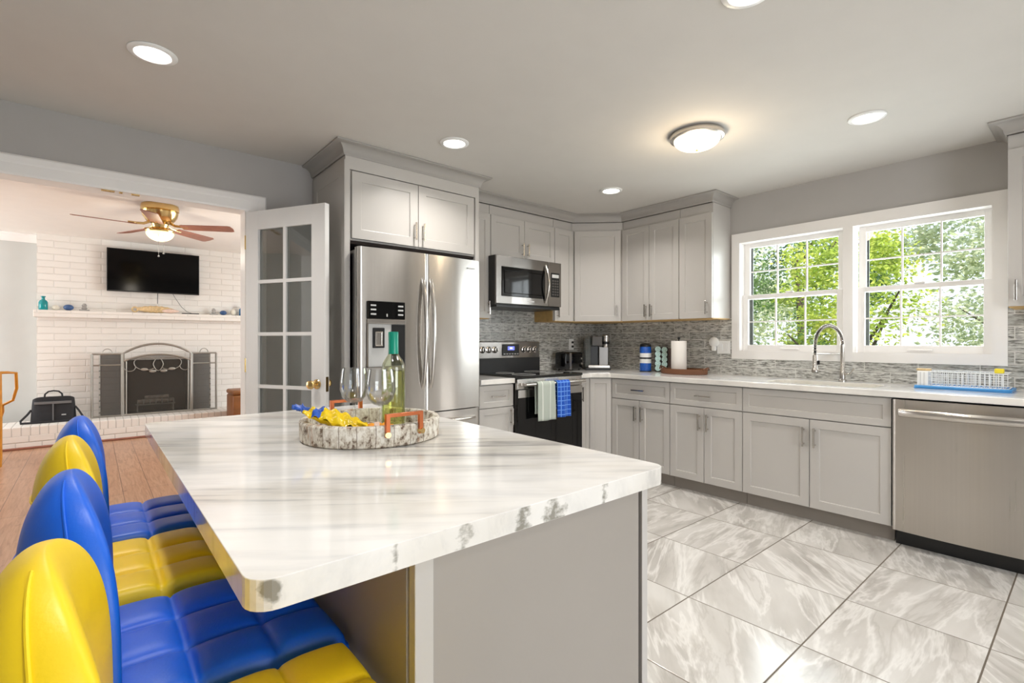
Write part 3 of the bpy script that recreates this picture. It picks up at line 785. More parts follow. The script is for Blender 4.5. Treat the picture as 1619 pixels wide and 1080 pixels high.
# ================================================================== REFRIGERATOR
t = thing('refrigerator', 'stainless french door refrigerator with water dispenser', 'refrigerator', (1.2385, 2.915, 0))
fw = .925
MB().box(.006, fw-.006, .055, .68, .012, 1.775).build('body', 'steel_dark', t)
def curved(x0, x1, z0, z1, d=.052, bul=.024, r=.014, nz=2, full=None):
    """door slab with a gently bowed front"""
    m = MB(); n = 60; f0, f1 = full or (x0, x1)
    pts = []
    for i in range(n+1):
        x = x0+(x1-x0)*i/n; s = (x-f0)/(f1-f0); y = -bul*(1-(2*s-1)**2)
        for e, rr in ((x-x0, r if abs(x0-f0) < .01 else .003), (x1-x, r if abs(x1-f1) < .01 else .003)):
            if e < rr: y += rr-math.sqrt(max(0, rr*rr-(rr-e)**2))
        pts.append((x, y))
    pts += [(x1, d), (x0, d)]
    m.prism(pts, z0, z1); return m
zs = .735
ld = curved(.001, .4605, zs, 1.788, full=(0, fw))
ldo = ld.build('left_door', 'steel', t, smooth=True, angle=50)
rd = curved(.4645, fw-.001, zs, 1.788, full=(0, fw)).build('right_door', 'steel', t, smooth=True, angle=50)
fz = curved(.004, fw-.004, .07, zs-.008, full=(0, fw)).build('freezer_drawer', 'steel', t, smooth=True, angle=50)
MB().box(.03, fw-.03, .03, .6, .0, .068).build('toe_grille', 'black', t)
# dispenser
dx0, dx1 = .052, .300
m = MB(); m.box(dx0, dx1, -.031, -.008, 1.345, 1.455, .003); dp = m.build('dispenser_panel', 'blackgloss', ldo)
for i, z in enumerate((1.428, 1.402, 1.374)):
    for x in (dx0+.032, dx1-.032):
        MB().box(x-.018, x+.018, -.0325, -.0305, z-.005, z+.005, .001).build('icon', 'icons', dp)
MB().box(dx0+.118, dx0+.126, -.0325, -.0305, 1.36, 1.378).build('icon', 'icons', dp)
MB().box(dx0-.004, dx1+.004, -.034, -.008, 1.316, 1.343, .003).build('dispenser_trim', 'chrome', ldo)
rc = multi('dispenser_recess', 'icons', [(dx0, dx1, -.0225, -.012, 1.05, 1.314)]); rc.parent = ldo
multi('dispenser_frame', 'chrome', [(dx0-.004, dx0, -.031, -.012, 1.046, 1.314), (dx1, dx1+.004, -.031, -.012, 1.046, 1.314), (dx0-.004, dx1+.004, -.031, -.012, 1.042, 1.05)]).parent = ldo
MB().box(dx0+.156, dx1-.002, -.0275, -.0226, 1.052, 1.312).build('dark_cavity', 'black', ldo)
MB().box(dx0+.03, dx0+.108, -.029, -.0226, 1.165, 1.29, .004).build('paddle_socket', 'black', ldo)
MB().box(dx0+.042, dx0+.092, -.036, -.0285, 1.175, 1.268, .008).build('paddle', 'chrome', ldo)
# badge
MB().box(.80, .862, -.0215, -.010, 1.722, 1.730, .001).build('badge', 'icons', rd)
def arcbar(x, z0, z1, y, out, r, n=18):
    pts = []
    for i in range(n+1):
        s = i/n; pts.append((x, y-out*math.sin(pi*s)**.6 if 0 < s < 1 else y, z0+(z1-z0)*s))
    return MB().tube(pts, r, 12)
arcbar(.432, .90, 1.62, -.020, .050, .0140).build('handle', 'chrome', ldo, smooth=True)
arcbar(.493, .90, 1.62, -.020, .050, .0140).build('handle', 'chrome', rd, smooth=True)
pts = [(.06+(fw-.12)*i/18, -.010-.055*math.sin(pi*i/18)**.6 if 0 < i < 18 else -.010, .665) for i in range(19)]
MB().tube(pts, .0115, 12).build('handle', 'chrome', fz, smooth=True)

# ================================================================== RANGE
t = thing('range', 'stainless electric range with black glass oven door', 'stove', (2.580, 2.985, 0))
rw = .760
MB().box(.003, rw-.003, .03, .62, .03, .905).build('body', 'steel_dark', t)
for x in (.05, rw-.05):
    for y in (.08, .56): MB().lathe([(.014, 0), (.018, .031)], 12, (x, y, 0)).build('foot', 'black', t)
ck = MB().box(-.001, rw+.001, -.008, .545, .9055, .928, .004).build('cooktop', 'blackgloss', t)
def m_speck():
    t = NT('speckled_black_glass'); n = t.noise(t.pos(), 260, 2)
    t.set(t.ramp(n, [(.5, lin(12, 12, 12)), (.72, lin(80, 78, 74))]), .08); return t.m
ck.data.materials[0] = m_speck()
for (x, y, r) in ((.2, .15, .1), (.56, .15, .08), (.2, .40, .08), (.56, .40, .1)):
    m = MB(); m.tube([(x+r*cos(2*pi*i/36), y+r*sin(2*pi*i/36), .9282) for i in range(36)], .0012, 4, closed=True).build('burner_ring', 'icons', ck)
# front strip, oven door, handle, drawer
MB().box(.002, rw-.002, .0, .03, .822, .904, .003).build('front_trim', 'steel', t)
od = MB().box(.002, rw-.002, -.004, .03, .235, .818, .004).build('oven_door', 'blackgloss', t)
MB().box(.004, rw-.004, -.0075, -.0035, .755, .817, .001).build('door_trim', 'steel', od)
m = MB(); m.tube([(.03, -.062, .862), (rw-.03, -.062, .862)], .0135, 14)
for x in (.05, rw-.05): m.box(x-.012, x+.012, -.062, .001, .850, .874, .003)
m.build('handle', 'chrome', od, smooth=True)
MB().box(.002, rw-.002, -.002, .03, .06, .230, .004).build('storage_drawer', 'steel', t)
# backguard
bg = MB().box(0, rw, .545, .612, .9056, 1.055, .004).build('backguard', 'black', t)
bgf = MB().prism([(.0, .550), (rw, .550), (rw, .612), (0, .612)], 1.045, 1.205).build('control_panel', 'steel_mw', t, bevel=.008)
MB().box(.29, .49, .543, .5505, 1.075, 1.180, .002).build('clock_panel', 'black', bgf)
MB().box(.35, .43, .541, .5435, 1.125, 1.160).build('clock', 'display', bgf)
multi('clock_digits', 'digits', [(.374, .380, .540, .5412, 1.136, 1.150), (.386, .392, .540, .5412, 1.136, 1.150), (.398, .404, .540, .5412, 1.136, 1.150)]).parent = bgf
for i in range(6): MB().box(.302+i*.032, .322+i*.032, .541, .5435, 1.085, 1.095, .001).build('button', 'icons', bgf)
for x in (.065, .135, .205, .555, .625, .695):
    k = MB(); mm = Matrix.Translation((x, .550, 1.130)) @ Matrix.Rotation(R(90), 4, 'X')
    k.lathe([(.030, 0), (.030, .006), (.022, .010), (.020, .030), (.001, .031)], 24, mat=mm); kb = k.build('knob', 'chrome', bgf, smooth=True)
    MB().box(x-.003, x+.003, .512, .5195, 1.112, 1.148, .001).build('knob_grip', 'black', kb)

# ================================================================== MICROWAVE
t = thing('microwave', 'over range microwave with stainless frame and dark window', 'microwave', (2.552, 3.22, 1.500))
mw = .766; mh = .428
MB().box(.002, mw-.002, .022, .385, .012, mh, .003).build('body', 'black', t)
dr = MB().box(0, .600, 0, .0215, .022, mh-.003, .004).build('door', 'steel_mw', t)
MB().box(.055, .555, -.002, .001, .085, .335, .004).build('window_frame', 'blackgloss', dr)
MB().box(.085, .515, -.003, -.0015, .112, .305, .006).build('window_pane', 'blackgloss', dr)
MB().box(.355, .425, -.0012, .001, .048, .060, .001).build('badge', 'icons', dr)
MB().tube([(.560, -.004-.045*math.sin(pi*i/16), .050+.335*i/16) for i in range(17)], .011, 12).build('handle', 'chrome', dr, smooth=True)
cp = MB().box(.602, mw, 0, .0215, .022, mh-.003, .004).build('control_panel', 'steel_mw', t)
kp = MB().box(.632, .742, -.002, .001, .110, .330, .002).build('keypad', 'black', cp)
MB().box(.645, .730, -.003, -.0015, .285, .315, .001).build('display', 'icons', kp)
for r_ in range(6):
    for c_ in range(3): MB().box(.646+c_*.030, .668+c_*.030, -.003, -.0015, .125+r_*.025, .139+r_*.025, .001).build('key', 'steel_dark', kp)
MB().box(.01, mw-.01, .01, .38, -.006, .0115, .002).build('bottom_vent', 'black', t)

# ================================================================== DISHWASHER
t = thing('dishwasher', 'stainless steel dishwasher with curved bar handle', 'dishwasher', (3.612, .795, 0), WR)
dwid = .600
MB().box(.004, dwid-.004, .045, .6, .10, .866).build('body', 'black', t)
dd = curved(.002, dwid-.002, .098, .866, d=.044, bul=.014, r=.003).build('door', 'steel_dw', t, smooth=True, angle=50)
MB().box(.004, dwid-.004, .068, .09, .0, .0965).build('toe_kick', 'black', t)
m = MB(); n = 20
m.grid(lambda u, v: (.04+(dwid-.08)*v, -.012-.055*math.sin(pi*(.06+.88*v))**.5+.014*cos(2*pi*u)-.0, .795+.025*sin(2*pi*u)), 16, 30, closeu=True)
h = m.build('handle', 'chrome', dd, smooth=True, angle=0)
for x in (.045, dwid-.045): MB().box(x-.014, x+.014, -.035, .002, .780, .810, .004).build('handle_mount', 'chrome', h)

# ================================================================== FAUCET
t = thing('kitchen_faucet', 'brushed nickel spring pull down faucet behind the sink', 'faucet', (4.150, 1.205, .9145))
m = MB(); m.lathe([(.026, 0), (.026, .012), (.018, .020), (.018, .075), (.014, .080), (.014, .27), (.001, .27)], 20); m.build('base_column', 'chrome', t, smooth=True)
hd = Vector((-.19, .115, 0)); L = hd.length
arc = []
for i in range(25):
    a = pi*i/24; arc.append(Vector((0, 0, .27)) + hd*(.5-.5*cos(a)) + Vector((0, 0, .135*sin(a))))
end = arc[-1]
arc += [end+Vector((0, 0, -.03)), end+Vector((0, 0, -.075))]
MB().tube(arc, .0075, 10).build('hose', 'black', t, smooth=True)
coil = []
tot = len(arc)-1; turns = 46; N = turns*10
for i in range(N+1):
    s = i/N*tot; k = min(int(s), tot-1); p = arc[k].lerp(arc[k+1], s-k); d = (arc[k+1]-arc[k]).normalized()
    side = d.cross(Vector((.115, .19, 0)).normalized()).normalized(); oth = Vector((.115, .19, 0)).normalized()
    a = 2*pi*i/10; coil.append(p+side*.0125*cos(a)+oth*.0125*sin(a))
MB().tube(coil, .0022, 5).build('spring', 'chrome', t, smooth=True)
e2 = arc[-1]
mm = Matrix.Translation(e2+Vector((0, 0, -.125)))
sp = MB().lathe([(.020, 0), (.024, .004), (.024, .020), (.017, .030), (.016, .118), (.012, .126), (.001, .126)], 20, mat=mm).build('spray_head', 'chrome', t, smooth=True)
MB().lathe([(.001, -.003), (.021, -.003), (.021, .0005), (.001, .0005)], 20, mat=mm).build('spray_nozzle', 'black', sp)
MB().box(-.006, .006, -.030, -.015, .055, .085, .003, mat=mm).build('spray_button', 'black', sp)
m = MB(); m.tube([(0, 0, .20), (hd.x*.5, hd.y*.5, .20), (e2.x, e2.y, .20)], .004, 8); m.build('support_arm', 'chrome', t)
MB().tube([(0, -.016, .055), (0, -.05, .062), (-.01, -.075, .10)], [.010, .007, .005], 10).build('lever', 'chrome', t, smooth=True)

# ================================================================== FRENCH DOOR
hx, hy = .765, 3.588
dirv = Vector((1.088-.775, 3.03-3.60)).normalized(); ang = math.atan2(dirv.y, dirv.x)
t = thing('door_1', 'white french door with ten glass panes standing open', 'door', (hx, hy, 0), ang); del t['category']; t['kind'] = 'structure'
DW, DH, DT = .645, 2.045, .038
st, tp, bt, mu = .105, .120, .235, .022
# local x along the leaf, local y: thickness; camera sees the -y side
iw0, iw1, iz0, iz1 = st, DW-st, bt+.01, DH-tp
m = MB(); zb = .01
m.box(0, st, 0, DT, zb, DH, .003); m.box(DW-st, DW, 0, DT, zb, DH, .003)
m.box(st-.001, DW-st+.001, 0.0005, DT-.0005, DH-tp, DH-.0005); m.box(st-.001, DW-st+.001, 0.0005, DT-.0005, zb, iz0)
xm = DW/2; m.box(xm-mu/2, xm+mu/2, .004, DT-.004, iz0, iz1)
for k in range(1, 5):
    z = iz0+(iz1-iz0)*k/5; m.box(iw0, iw1, .005, DT-.005, z-mu/2, z+mu/2)
m.build('door_frame', 'door', t)
for c_ in range(2):
    for k in range(5):
        xa = iw0 if c_ == 0 else xm+mu/2; xb = xm-mu/2 if c_ == 0 else iw1
        za = iz0+(iz1-iz0)*k/5+(mu/2 if k else 0); zc = iz0+(iz1-iz0)*(k+1)/5-(mu/2 if k < 4 else 0)
        MB().box(xa, xb, DT/2-.0015, DT/2+.0015, za, zc).build('pane', 'doorpane', t)
for s_ in (-1, 1):
    yy = 0 if s_ < 0 else DT
    mm = Matrix.Translation((DW-.06, yy, .945)) @ Matrix.Rotation(R(90 if s_ < 0 else -90), 4, 'X')
    m = MB(); m.lathe([(.030, 0), (.030, .004), (.024, .010), (.011, .014), (.011, .030), (.020, .038), (.027, .052), (.024, .064), (.010, .070), (.001, .070)], 24, mat=mm)
    m.build('door_knob', 'brass', t, smooth=True)
MB().box(DW-.0005, DW+.0015, .008, .030, .90, .99, .0005).build('latch_plate', 'brass', t)
for z in (.25, 1.05, 1.85): MB().tube([(-.006, .004, z-.045), (-.006, .004, z+.045)], .006, 10).build('hinge', 'brass', t)

# ================================================================== CEILING LIGHTS
def can(x, y, label):
    t = thing('recessed_light', label, 'ceiling light', (x, y, HC), group='recessed ceiling lights')
    MB().lathe([(.065, -.001), (.090, -.001), (.090, -.004), (.086, -.008), (.068, -.010), (.065, -.006)], 32, cap=False).build('trim_ring', 'white', t, smooth=True)
    MB().lathe([(.001, -.004), (.0655, -.004)], 32, cap=False).build('diffuser', 'led', t)
    return t
can(*CANS_AND_FILL[0], 'recessed ceiling light at the upper left, above the far end of the island')
can(*CANS_AND_FILL[1], 'recessed ceiling light in front of the refrigerator cabinet')
can(*CANS_AND_FILL[2], 'recessed ceiling light nearest the window')
can(*CANS_AND_FILL[3], 'recessed ceiling light near the corner wall cabinets')
can(*CANS_AND_FILL[4], 'recessed ceiling light cut off by the top edge of the photo')
for o in list(C.objects):
    if o.name.startswith('can_or_fill_lamp'): o.location.z = 2.428
t = thing('flush_ceiling_light', 'round flush ceiling lamp with warm glass dome and nickel rim', 'ceiling light', (2.75, 1.55, HC))
MB().lathe([(.001, -.001), (.150, -.001), (.155, -.012), (.152, -.030), (.140, -.036), (.132, -.036), (.132, -.030), (.001, -.030)], 40).build('base', 'chrome', t, smooth=True)
MB().lathe([(.131, -.032)]+[(.131*cos(a), -.034-.060*sin(a)) for a in [R(k*9) for k in range(1, 10)]]+[(.001, -.094)], 40, cap=False).build('glass_dome', 'dome', t, smooth=True)
MB().lathe([(.001, -.093), (.007, -.094), (.007, -.100), (.004, -.108), (.001, -.110)], 12).build('finial', 'brass', t, smooth=True)
bpy.data.objects['flush_lamp'].location.z = 2.30

# ================================================================== BAR STOOLS
HWs, HDs = .188, .180
def make_stool(mat, z0=.600):
    """origin on the floor under the seat centre; sitter faces +x, back on the -x side"""
    t = bpy.data.objects.new('bar_stool', None); C.objects.link(t)
    # seat cushion
    zt = z0+.062
    def top(u, v):
        x = -HDs+2*HDs*u; y = -HWs+2*HWs*v
        cu = (u*3) % 1 if u < 1 else 1; cv = (v*3) % 1 if v < 1 else 1
        b = ((1-abs(2*cu-1)**3.2)*(1-abs(2*cv-1)**3.2))**.55
        ed = min(1, min(u, 1-u, v, 1-v)/.055); ed = math.sqrt(max(0, 1-(1-ed)**2))
        z = zt - .020*(1-ed) + .016*b*ed - .010*max(0, u-.72)**1.5*12*.3
        return (x, y, z)
    m = MB(); n = 61
    g = m.grid(top, n, n)
    # skirt
    loop = [g[i][0] for i in range(n)]+[g[n-1][j] for j in range(1, n)]+[g[i][n-1] for i in range(n-2, -1, -1)]+[g[0][j] for j in range(n-2, 0, -1)]
    def ringat(z, k): return [m.bm.verts.new((v.co.x*k, v.co.y*k, z)) for v in loop]
    prev = loop
    for (z, k) in ((zt-.032, 1.012), (zt-.046, 1.012), (zt-.062, .99), (zt-.066, .93)):
        r_ = ringat(z, k)
        for i in range(len(loop)):
            j = (i+1) % len(loop); m.bm.faces.new([prev[i], prev[j], r_[j], r_[i]])
        prev = r_
    m.bm.faces.new(prev[::-1])
    seat = m.build('seat', mat, t, smooth=True, angle=0)
    m = MB(); k = 1.014; pts = []
    for (x, y) in rrect(-HDs*k, HDs*k, -HWs*k, HWs*k, .012, 3): pts.append((x, y, zt-.030))
    m.tube(pts, .0028, 6, closed=True).build('piping', mat, seat, smooth=True)
    # backrest : padded shell, hollow side forward
    zb0, zb1 = zt-.045, .990
    def shell(y, z):
        f = (z-zb0)/(zb1-zb0)
        return -.209 + .046*(y/HWs)**2 - .006*f
    def prof(z):
        f = (z-zb0)/(zb1-zb0)
        w = HWs*(1.0+.0*f)
        if f > .30: w = HWs*max(0, 1-((f-.30)/.70)**3.3)**.5
        th = .032*max(.0, 1-f**5)**.5
        return w, th
    def outer(f): return .069*(max(0, 1-abs((f-.45)/.55)**2.6)**.55 if f > .45 else .72+.28*(f/.45)**.8)
    ns, nr = 40, 56
    def bk(u, v):
        f = 1-(1-v)**1.7; z = zb0+(zb1-zb0)*f
        w, th = prof(z); a = 2*pi*u
        c_, s_ = cos(a), sin(a)
        y = w*math.copysign(abs(c_)**.55, c_); x = (th if s_ > 0 else outer(f))*math.copysign(abs(s_)**.8, s_)
        return (shell(y, z)+x, y, z)
    m = MB(); g = m.grid(bk, nr, ns, closeu=True)
    m.bm.faces.new([g[i][0] for i in range(nr)])
    bmesh.ops.remove_doubles(m.bm, verts=[g[i][ns-1] for i in range(nr)], dist=.004)
    back = m.build('backrest', mat, t, smooth=True, angle=0)
    # seams on the outside of the back
    def seam_pt(ang, v):
        p = Vector(bk(ang/(2*pi), v)); q = Vector((math.sin(ang)*.7, math.cos(ang), 0)).normalized()
        return p+q*.0012
    m = MB()
    a1, a2 = R(180+24), R(360-24)
    for a_ in (a1, a2): m.tube([seam_pt(a_, .03+(.89 if a_ == a1 else .70)*i/40) for i in range(41)], .0020, 6)
    vh = 1-(1-.66)**(1/1.7)
    m.tube([seam_pt(a1+(a2-a1)*i/30, vh) for i in range(31)], .0022, 6)
    m.build('back_seam', mat, back, smooth=True)
    # pedestal
    MB().lathe([(.001, 0), (.168, 0), (.172, .006), (.16, .014), (.05, .030), (.030, .05), (.001, .05)], 36).build('foot_plate', 'chrome', t, smooth=True)
    MB().lathe([(.028, .045), (.028, .36), (.018, .365), (.018, z0-.02), (.001, z0-.02)], 20).build('pole', 'chrome', t, smooth=True)
    m = MB(); m.tube([(.02+.13*cos(a), .13*sin(a), .26) for a in [R(-150+10*k) for k in range(31)]], .009, 8)
    m.tube([(.0, 0, .26), (.15, 0, .26)], .008, 8); m.build('footrest', 'chrome', t, smooth=True)
    MB().box(-.09, .09, -.09, .09, z0-.022, z0-.004, .004).build('mount_plate', 'black', t)
    return t
SX = .190
ys = make_stool('yellow_leather'); bs = make_stool('blue_leather')
ys.location = (SX-.014, .705, 0); bs.location = (SX-.003, 1.100, 0)
y2 = copytree(ys); y2.location = (SX-.012, 1.512, 0)
b2 = copytree(bs); b2.location = (SX, 1.900, 0)
for o, l in ((ys, 'yellow leather bar stool nearest the camera at the island corner'), (bs, 'blue leather bar stool between the two yellow stools'),
             (y2, 'yellow leather bar stool between the two blue stools'), (b2, 'blue leather bar stool farthest away, nearest the living room')):
    tag(o, l, 'bar stool', 'tufted bar stools along the island')

# ================================================================== ISLAND TRAY AND DRINKS
TX, TY = .660, 1.452
t = thing('bark_tray', 'round whitewashed bark tray with copper handles on the island', 'tray', (TX, TY, .9145))
MB().lathe([(.001, 0), (.200, 0), (.205, .004), (.207, .055), (.203, .060), (.188, .060), (.185, .056), (.184, .016), (.001, .016)], 64).build('tray_body', 'barktray', t, smooth=True, angle=40)
vr = Vector((.7638, -.6455)); vf = Vector((.6455, .7638))
def handle2(c1, c2):
    a = Vector((c1[0], c1[1], .038)); b = Vector((c2[0], c2[1], .038)); zt = .088
    m = MB()
    for p in (a, b): m.box(p.x-.006, p.x+.006, p.y-.006, p.y+.006, .030, zt+.005, .001)
    d = (b-a); L = d.length; an = math.atan2(d.y, d.x)
    mm = Matrix.Translation((a.x, a.y, zt)) @ Matrix.Rotation(an, 4, 'Z')
    m.box(-.006, L+.006, -.006, .006, -.004, .006, .001, mat=mm)
    h = m.build('handle', 'copper', t)
    for p in (a, b):
        n = Vector((p.x, p.y, 0)).normalized(); q = p+n*.005
        MB().tube([q+Vector((0, 0, 0))-n*.012, q+n*.006], .008, 12).build('rivet', 'brass', h)
def onr(ang): return (.211*cos(ang), .211*sin(ang))
base_a = math.atan2(-vf.y, -vf.x)
handle2(onr(base_a+R(27)), onr(base_a+R(55)))
handle2(onr(base_a+R(233)), onr(base_a+R(206)))
def wineglass(x, y, label):
    t = thing('wine_glass', label, 'wine glass', (x, y, .9310), group='stemmed wine glasses on the tray')
    MB().lathe([(.001, .001), (.033, .001), (.034, .003), (.012, .006), (.004, .012), (.0035, .075), (.006, .082), (.022, .088), (.036, .103), (.0435, .128), (.0425, .155), (.037, .192), (.0362, .192), (.0415, .155), (.0425, .128), (.035, .105), (.021, .090), (.001, .085)], 32, cap=False).build('glass', 'wineglass', t, smooth=True)
    return t
wineglass(.622, 1.494, 'stemmed wine glass on the tray, the left one of the pair')
wineglass(.657, 1.382, 'stemmed wine glass on the tray, in front of the wine bottle')
t = thing('wine_bottle', 'white wine bottle with teal cap standing on the bark tray', 'wine bottle', (.741, 1.468, .9310))
MB().lathe([(.001, .003), (.033, .0), (.037, .006), (.037, .188), (.0355, .200), (.030, .213), (.021, .225), (.0155, .236), (.0145, .244), (.0145, .297), (.001, .298)], 36, cap=False).build('bottle_body', 'bottleglass', t, smooth=True)
MB().lathe([(.001, .006), (.0345, .006), (.0350, .010), (.0350, .180), (.001, .1801)], 36, cap=False).build('wine', 'wine', t, smooth=True)
MB().lathe([(.0151, .234), (.0162, .234), (.0162, .302), (.0150, .305), (.001, .305)], 28, cap=False).build('screw_cap', 'greencap', t, smooth=True)
def m_label():
    t = NT('wine_label'); n = t.noise(t.mapv(t.obj(), (60, 60, 60)), 1, 3)
    t.set(t.ramp(n, [(.42, lin(222, 214, 190)), (.6, lin(150, 165, 70))]), .5); return t.m
M['label'] = m_label()
m = MB(); mm = 10
m.grid(lambda u, v: (.0374*cos(base_a+R(-60)+R(75)*u), .0374*sin(base_a+R(-60)+R(75)*u), .085+.095*v), 16, 4)
m.build('paper_label', 'label', t, smooth=True)
def snack(name, c, ln, wd, h, ang, tilt, mats, label, cat='snack bag'):
    t = thing(name, label, cat, c, ang, 'snack packets in the tray')
    def f(u, v, s_=1):
        x = -ln/2+ln*u; e = math.sin(pi*min(1, max(0, (u-.0)/1)))**.5; w = wd*(.75+.25*e); y = (-.5+v)*w
        puff = h/2*(math.sin(pi*u)**.6)*(math.sin(pi*v)**.55)
        wr = .10*h*math.sin(u*31+v*9)+.08*h*math.sin(v*27-u*13)
        z = s_*puff+wr*(1 if s_ > 0 else .3)
        return Vector((x, y, z+h*.5+math.tan(tilt)*(-x+ln/2)*1.0))
    m = MB(); m.grid(lambda u, v: f(u, v, 1), 40, 24); m.grid(lambda u, v: f(u, v, -1), 40, 24)
    bmesh.ops.remove_doubles(m.bm, verts=m.bm.verts, dist=.0012)
    b = m.build('packet', mats[0], t, smooth=True, angle=0)
    m = MB()
    def rf(u, v):
        a = f(0, v, 1); x = a.x-.028*u; return (x, a.y*(1+.1*u)-.5*a.y*math.sin(pi*u), a.z+.006*math.sin(v*30)*u+.012*u)
    m.grid(rf, 8, 30); o = m.build('crimped_end', mats[1], b, smooth=True, angle=0)
    sm = o.modifiers.new('solid', 'SOLIDIFY'); sm.thickness = .0008
    m = MB(); m.grid(lambda u, v: f(.18+.14*u, v, 1)+Vector((0, 0, .0012)), 10, 20); o = m.build('printed_band', mats[2], b, smooth=True, angle=0)
    sm = o.modifiers.new('solid', 'SOLIDIFY'); sm.thickness = .0006
    return t
an = math.atan2(vr.y, vr.x)
snack('snack_bag', (.540, 1.432, .9345), .165, .095, .044, an-.02, .27, ('yellow_foil', 'blue_foil', 'blue_foil'), 'yellow snack packet with twisted blue end at the left of the tray')
snack('snack_bag', (.640, 1.312, .9345), .100, .058, .026, an+.22, .18, ('orange_foil', 'yellow_foil', 'coral'), 'orange snack packet beside the front copper handle of the tray')

# ================================================================== COUNTER OBJECTS
CZ = .9145
# paper towel and wicker tray
t = thing('wicker_tray', 'oval brown wicker tray under the paper towel roll', 'tray', (4.075, 2.425, CZ))
o = MB().lathe([(.001, 0), (.98, 0), (1.0, .004), (1.02, .044), (1.0, .048), (.95, .044), (.94, .010), (.001, .010)], 48).build('tray_body', 'wicker', t, smooth=True, angle=40)
for v in o.data.vertices: v.co.x *= .140; v.co.y *= .215
for s_ in (-1, 1):
    MB().tube([(.03*math.sin(a)*0-.05+.1*k/8, s_*(.215+.012*math.sin(pi*k/8)), .042+.018*math.sin(pi*k/8)) for k, a in enumerate([0]*9)], .006, 8).build('handle', 'wicker', t, smooth=True)
t = thing('paper_towel_holder', 'white paper towel roll upright on the wicker tray', 'paper towel', (4.070, 2.470, CZ+.0105))
MB().lathe([(.001, 0), (.070, 0), (.070, .008), (.001, .008)], 32).build('stand_base', 'chrome', t)
MB().lathe([(.022, .009), (.066, .009), (.067, .012), (.067, .283), (.066, .285), (.022, .285)], 40, cap=False).build('paper_roll', 'paper', t, smooth=True, angle=30)
MB().lathe([(.006, .008), (.006, .300), (.012, .305), (.012, .315), (.001, .322)], 14, cap=False).build('rod', 'black', t, smooth=True)
# blue canister
t = thing('canister', 'tall blue canister with white bands and black lid on the counter', 'canister', (4.105, 2.850, CZ))
MB().lathe([(.001, 0), (.052, 0), (.054, .006), (.054, .235), (.050, .240), (.001, .240)], 32).build('body', 'bluecan', t, smooth=True, angle=40)
for z in (.082, .138): MB().lathe([(.0545, z), (.0550, z), (.0550, z+.040), (.0545, z+.040)], 32, cap=False).build('white_band', 'white', t, smooth=True)
for z in (.1225,): MB().lathe([(.0545, z), (.0560, z), (.0560, z+.015), (.0545, z+.015)], 32, cap=False).build('black_seam', 'black', t)
MB().lathe([(.053, .2405), (.054, .245), (.050, .262), (.034, .272), (.001, .274)], 32).build('lid', 'black', t, smooth=True)
MB().lathe([(.001, -.0001), (.0565, -.0001), (.0565, .006), (.055, .008), (.001, .008)], 32).build('foot_ring', 'black', t)
# pod rack
t = thing('coffee_pod_rack', 'rack of round teal coffee pods behind the wicker tray', 'coffee pod rack', (4.165, 2.715, CZ), R(-60))
MB().box(-.060, .060, .0, .055, 0, .235, .003).build('rack_frame', 'black', t)
MB().box(.062, .110, .012, .055, 0, .225, .003).build('side_column', 'brownpod', t)
for c_ in range(2):
    for r_ in range(5):
        x = -.030+.060*c_; z = .028+r_*.046-(.0 if c_ else -.006)
        mm = Matrix.Translation((x, 0, z)) @ Matrix.Rotation(R(90), 4, 'X')
        MB().lathe([(.001, 0), (.018, 0), (.027, .010), (.027, .014), (.001, .015)], 18, mat=mm).build('pod', 'tealpod', t, smooth=True)
for r_ in range(4):
    mm = Matrix.Translation((.086, .012, .035+r_*.052)) @ Matrix.Rotation(R(90), 4, 'X')
    MB().lathe([(.001, 0), (.018, 0), (.022, .008), (.022, .012), (.001, .013)], 18, mat=mm).build('pod', 'brownpod', t, smooth=True)
# toaster
t = thing('toaster', 'black toaster with silver strip below the outlet', 'toaster', (3.66, 3.38, CZ), 0)
MB().box(-.120, .140, 0, .150, .012, .185, .022, seg=4).build('housing', 'blackgloss', t, smooth=True)
MB().box(-.060, -.030, -.003, .1505, .014, .178, .001).build('steel_strip', 'chrome', t)
for x in (-.06, .05): MB().box(x-.045, x+.045, .045, .105, .1835, .187, .001).build('slot', 'gap', t)
for z in (.07, .12): MB().box(.098, .130, -.012, .001, z-.010, z+.010, .003).build('lever', 'chrome', t)
for x in (-.09, .11):
    for y in (.03, .12): MB().lathe([(.008, 0), (.010, .014)], 10, (x, y, 0)).build('foot', 'black', t)
# coffee maker
t = thing('coffee_maker', 'black single cup coffee maker in the corner of the counter', 'coffee maker', (3.985, 3.36, CZ), R(-42))
MB().box(-.125, .125, -.11, .12, 0, .022, .006).build('base', 'black', t)
MB().box(-.100, .120, -.105, -.012, .0222, .050, .004).build('drip_tray', 'chrome', t)
MB().box(.020, .122, -.005, .12, .0225, .245, .008).build('column', 'steel_dark', t)
MB().box(-.060, .020, .02, .12, .0225, .245, .004).build('rear_housing', 'black', t)
MB().box(-.125, -.065, -.06, .12, .0225, .330, .010).build('water_tank', 'smoked', t)
hdm = MB().box(-.060, .045, -.095, .12, .246, .345, .012, seg=3).build('brew_head', 'grey_trim', t)
MB().lathe([(.036, .232), (.040, .245), (.040, .300), (.036, .302), (.036, .330), (.040, .334), (.040, .350), (.030, .358), (.001, .358)], 24, (.084, -.045, 0)).build('pod_holder', 'chrome', t, smooth=True)
MB().lathe([(.041, .262), (.042, .262), (.042, .292), (.041, .292)], 24, (.084, -.045, 0), cap=False).build('black_ring', 'black', t, smooth=True)
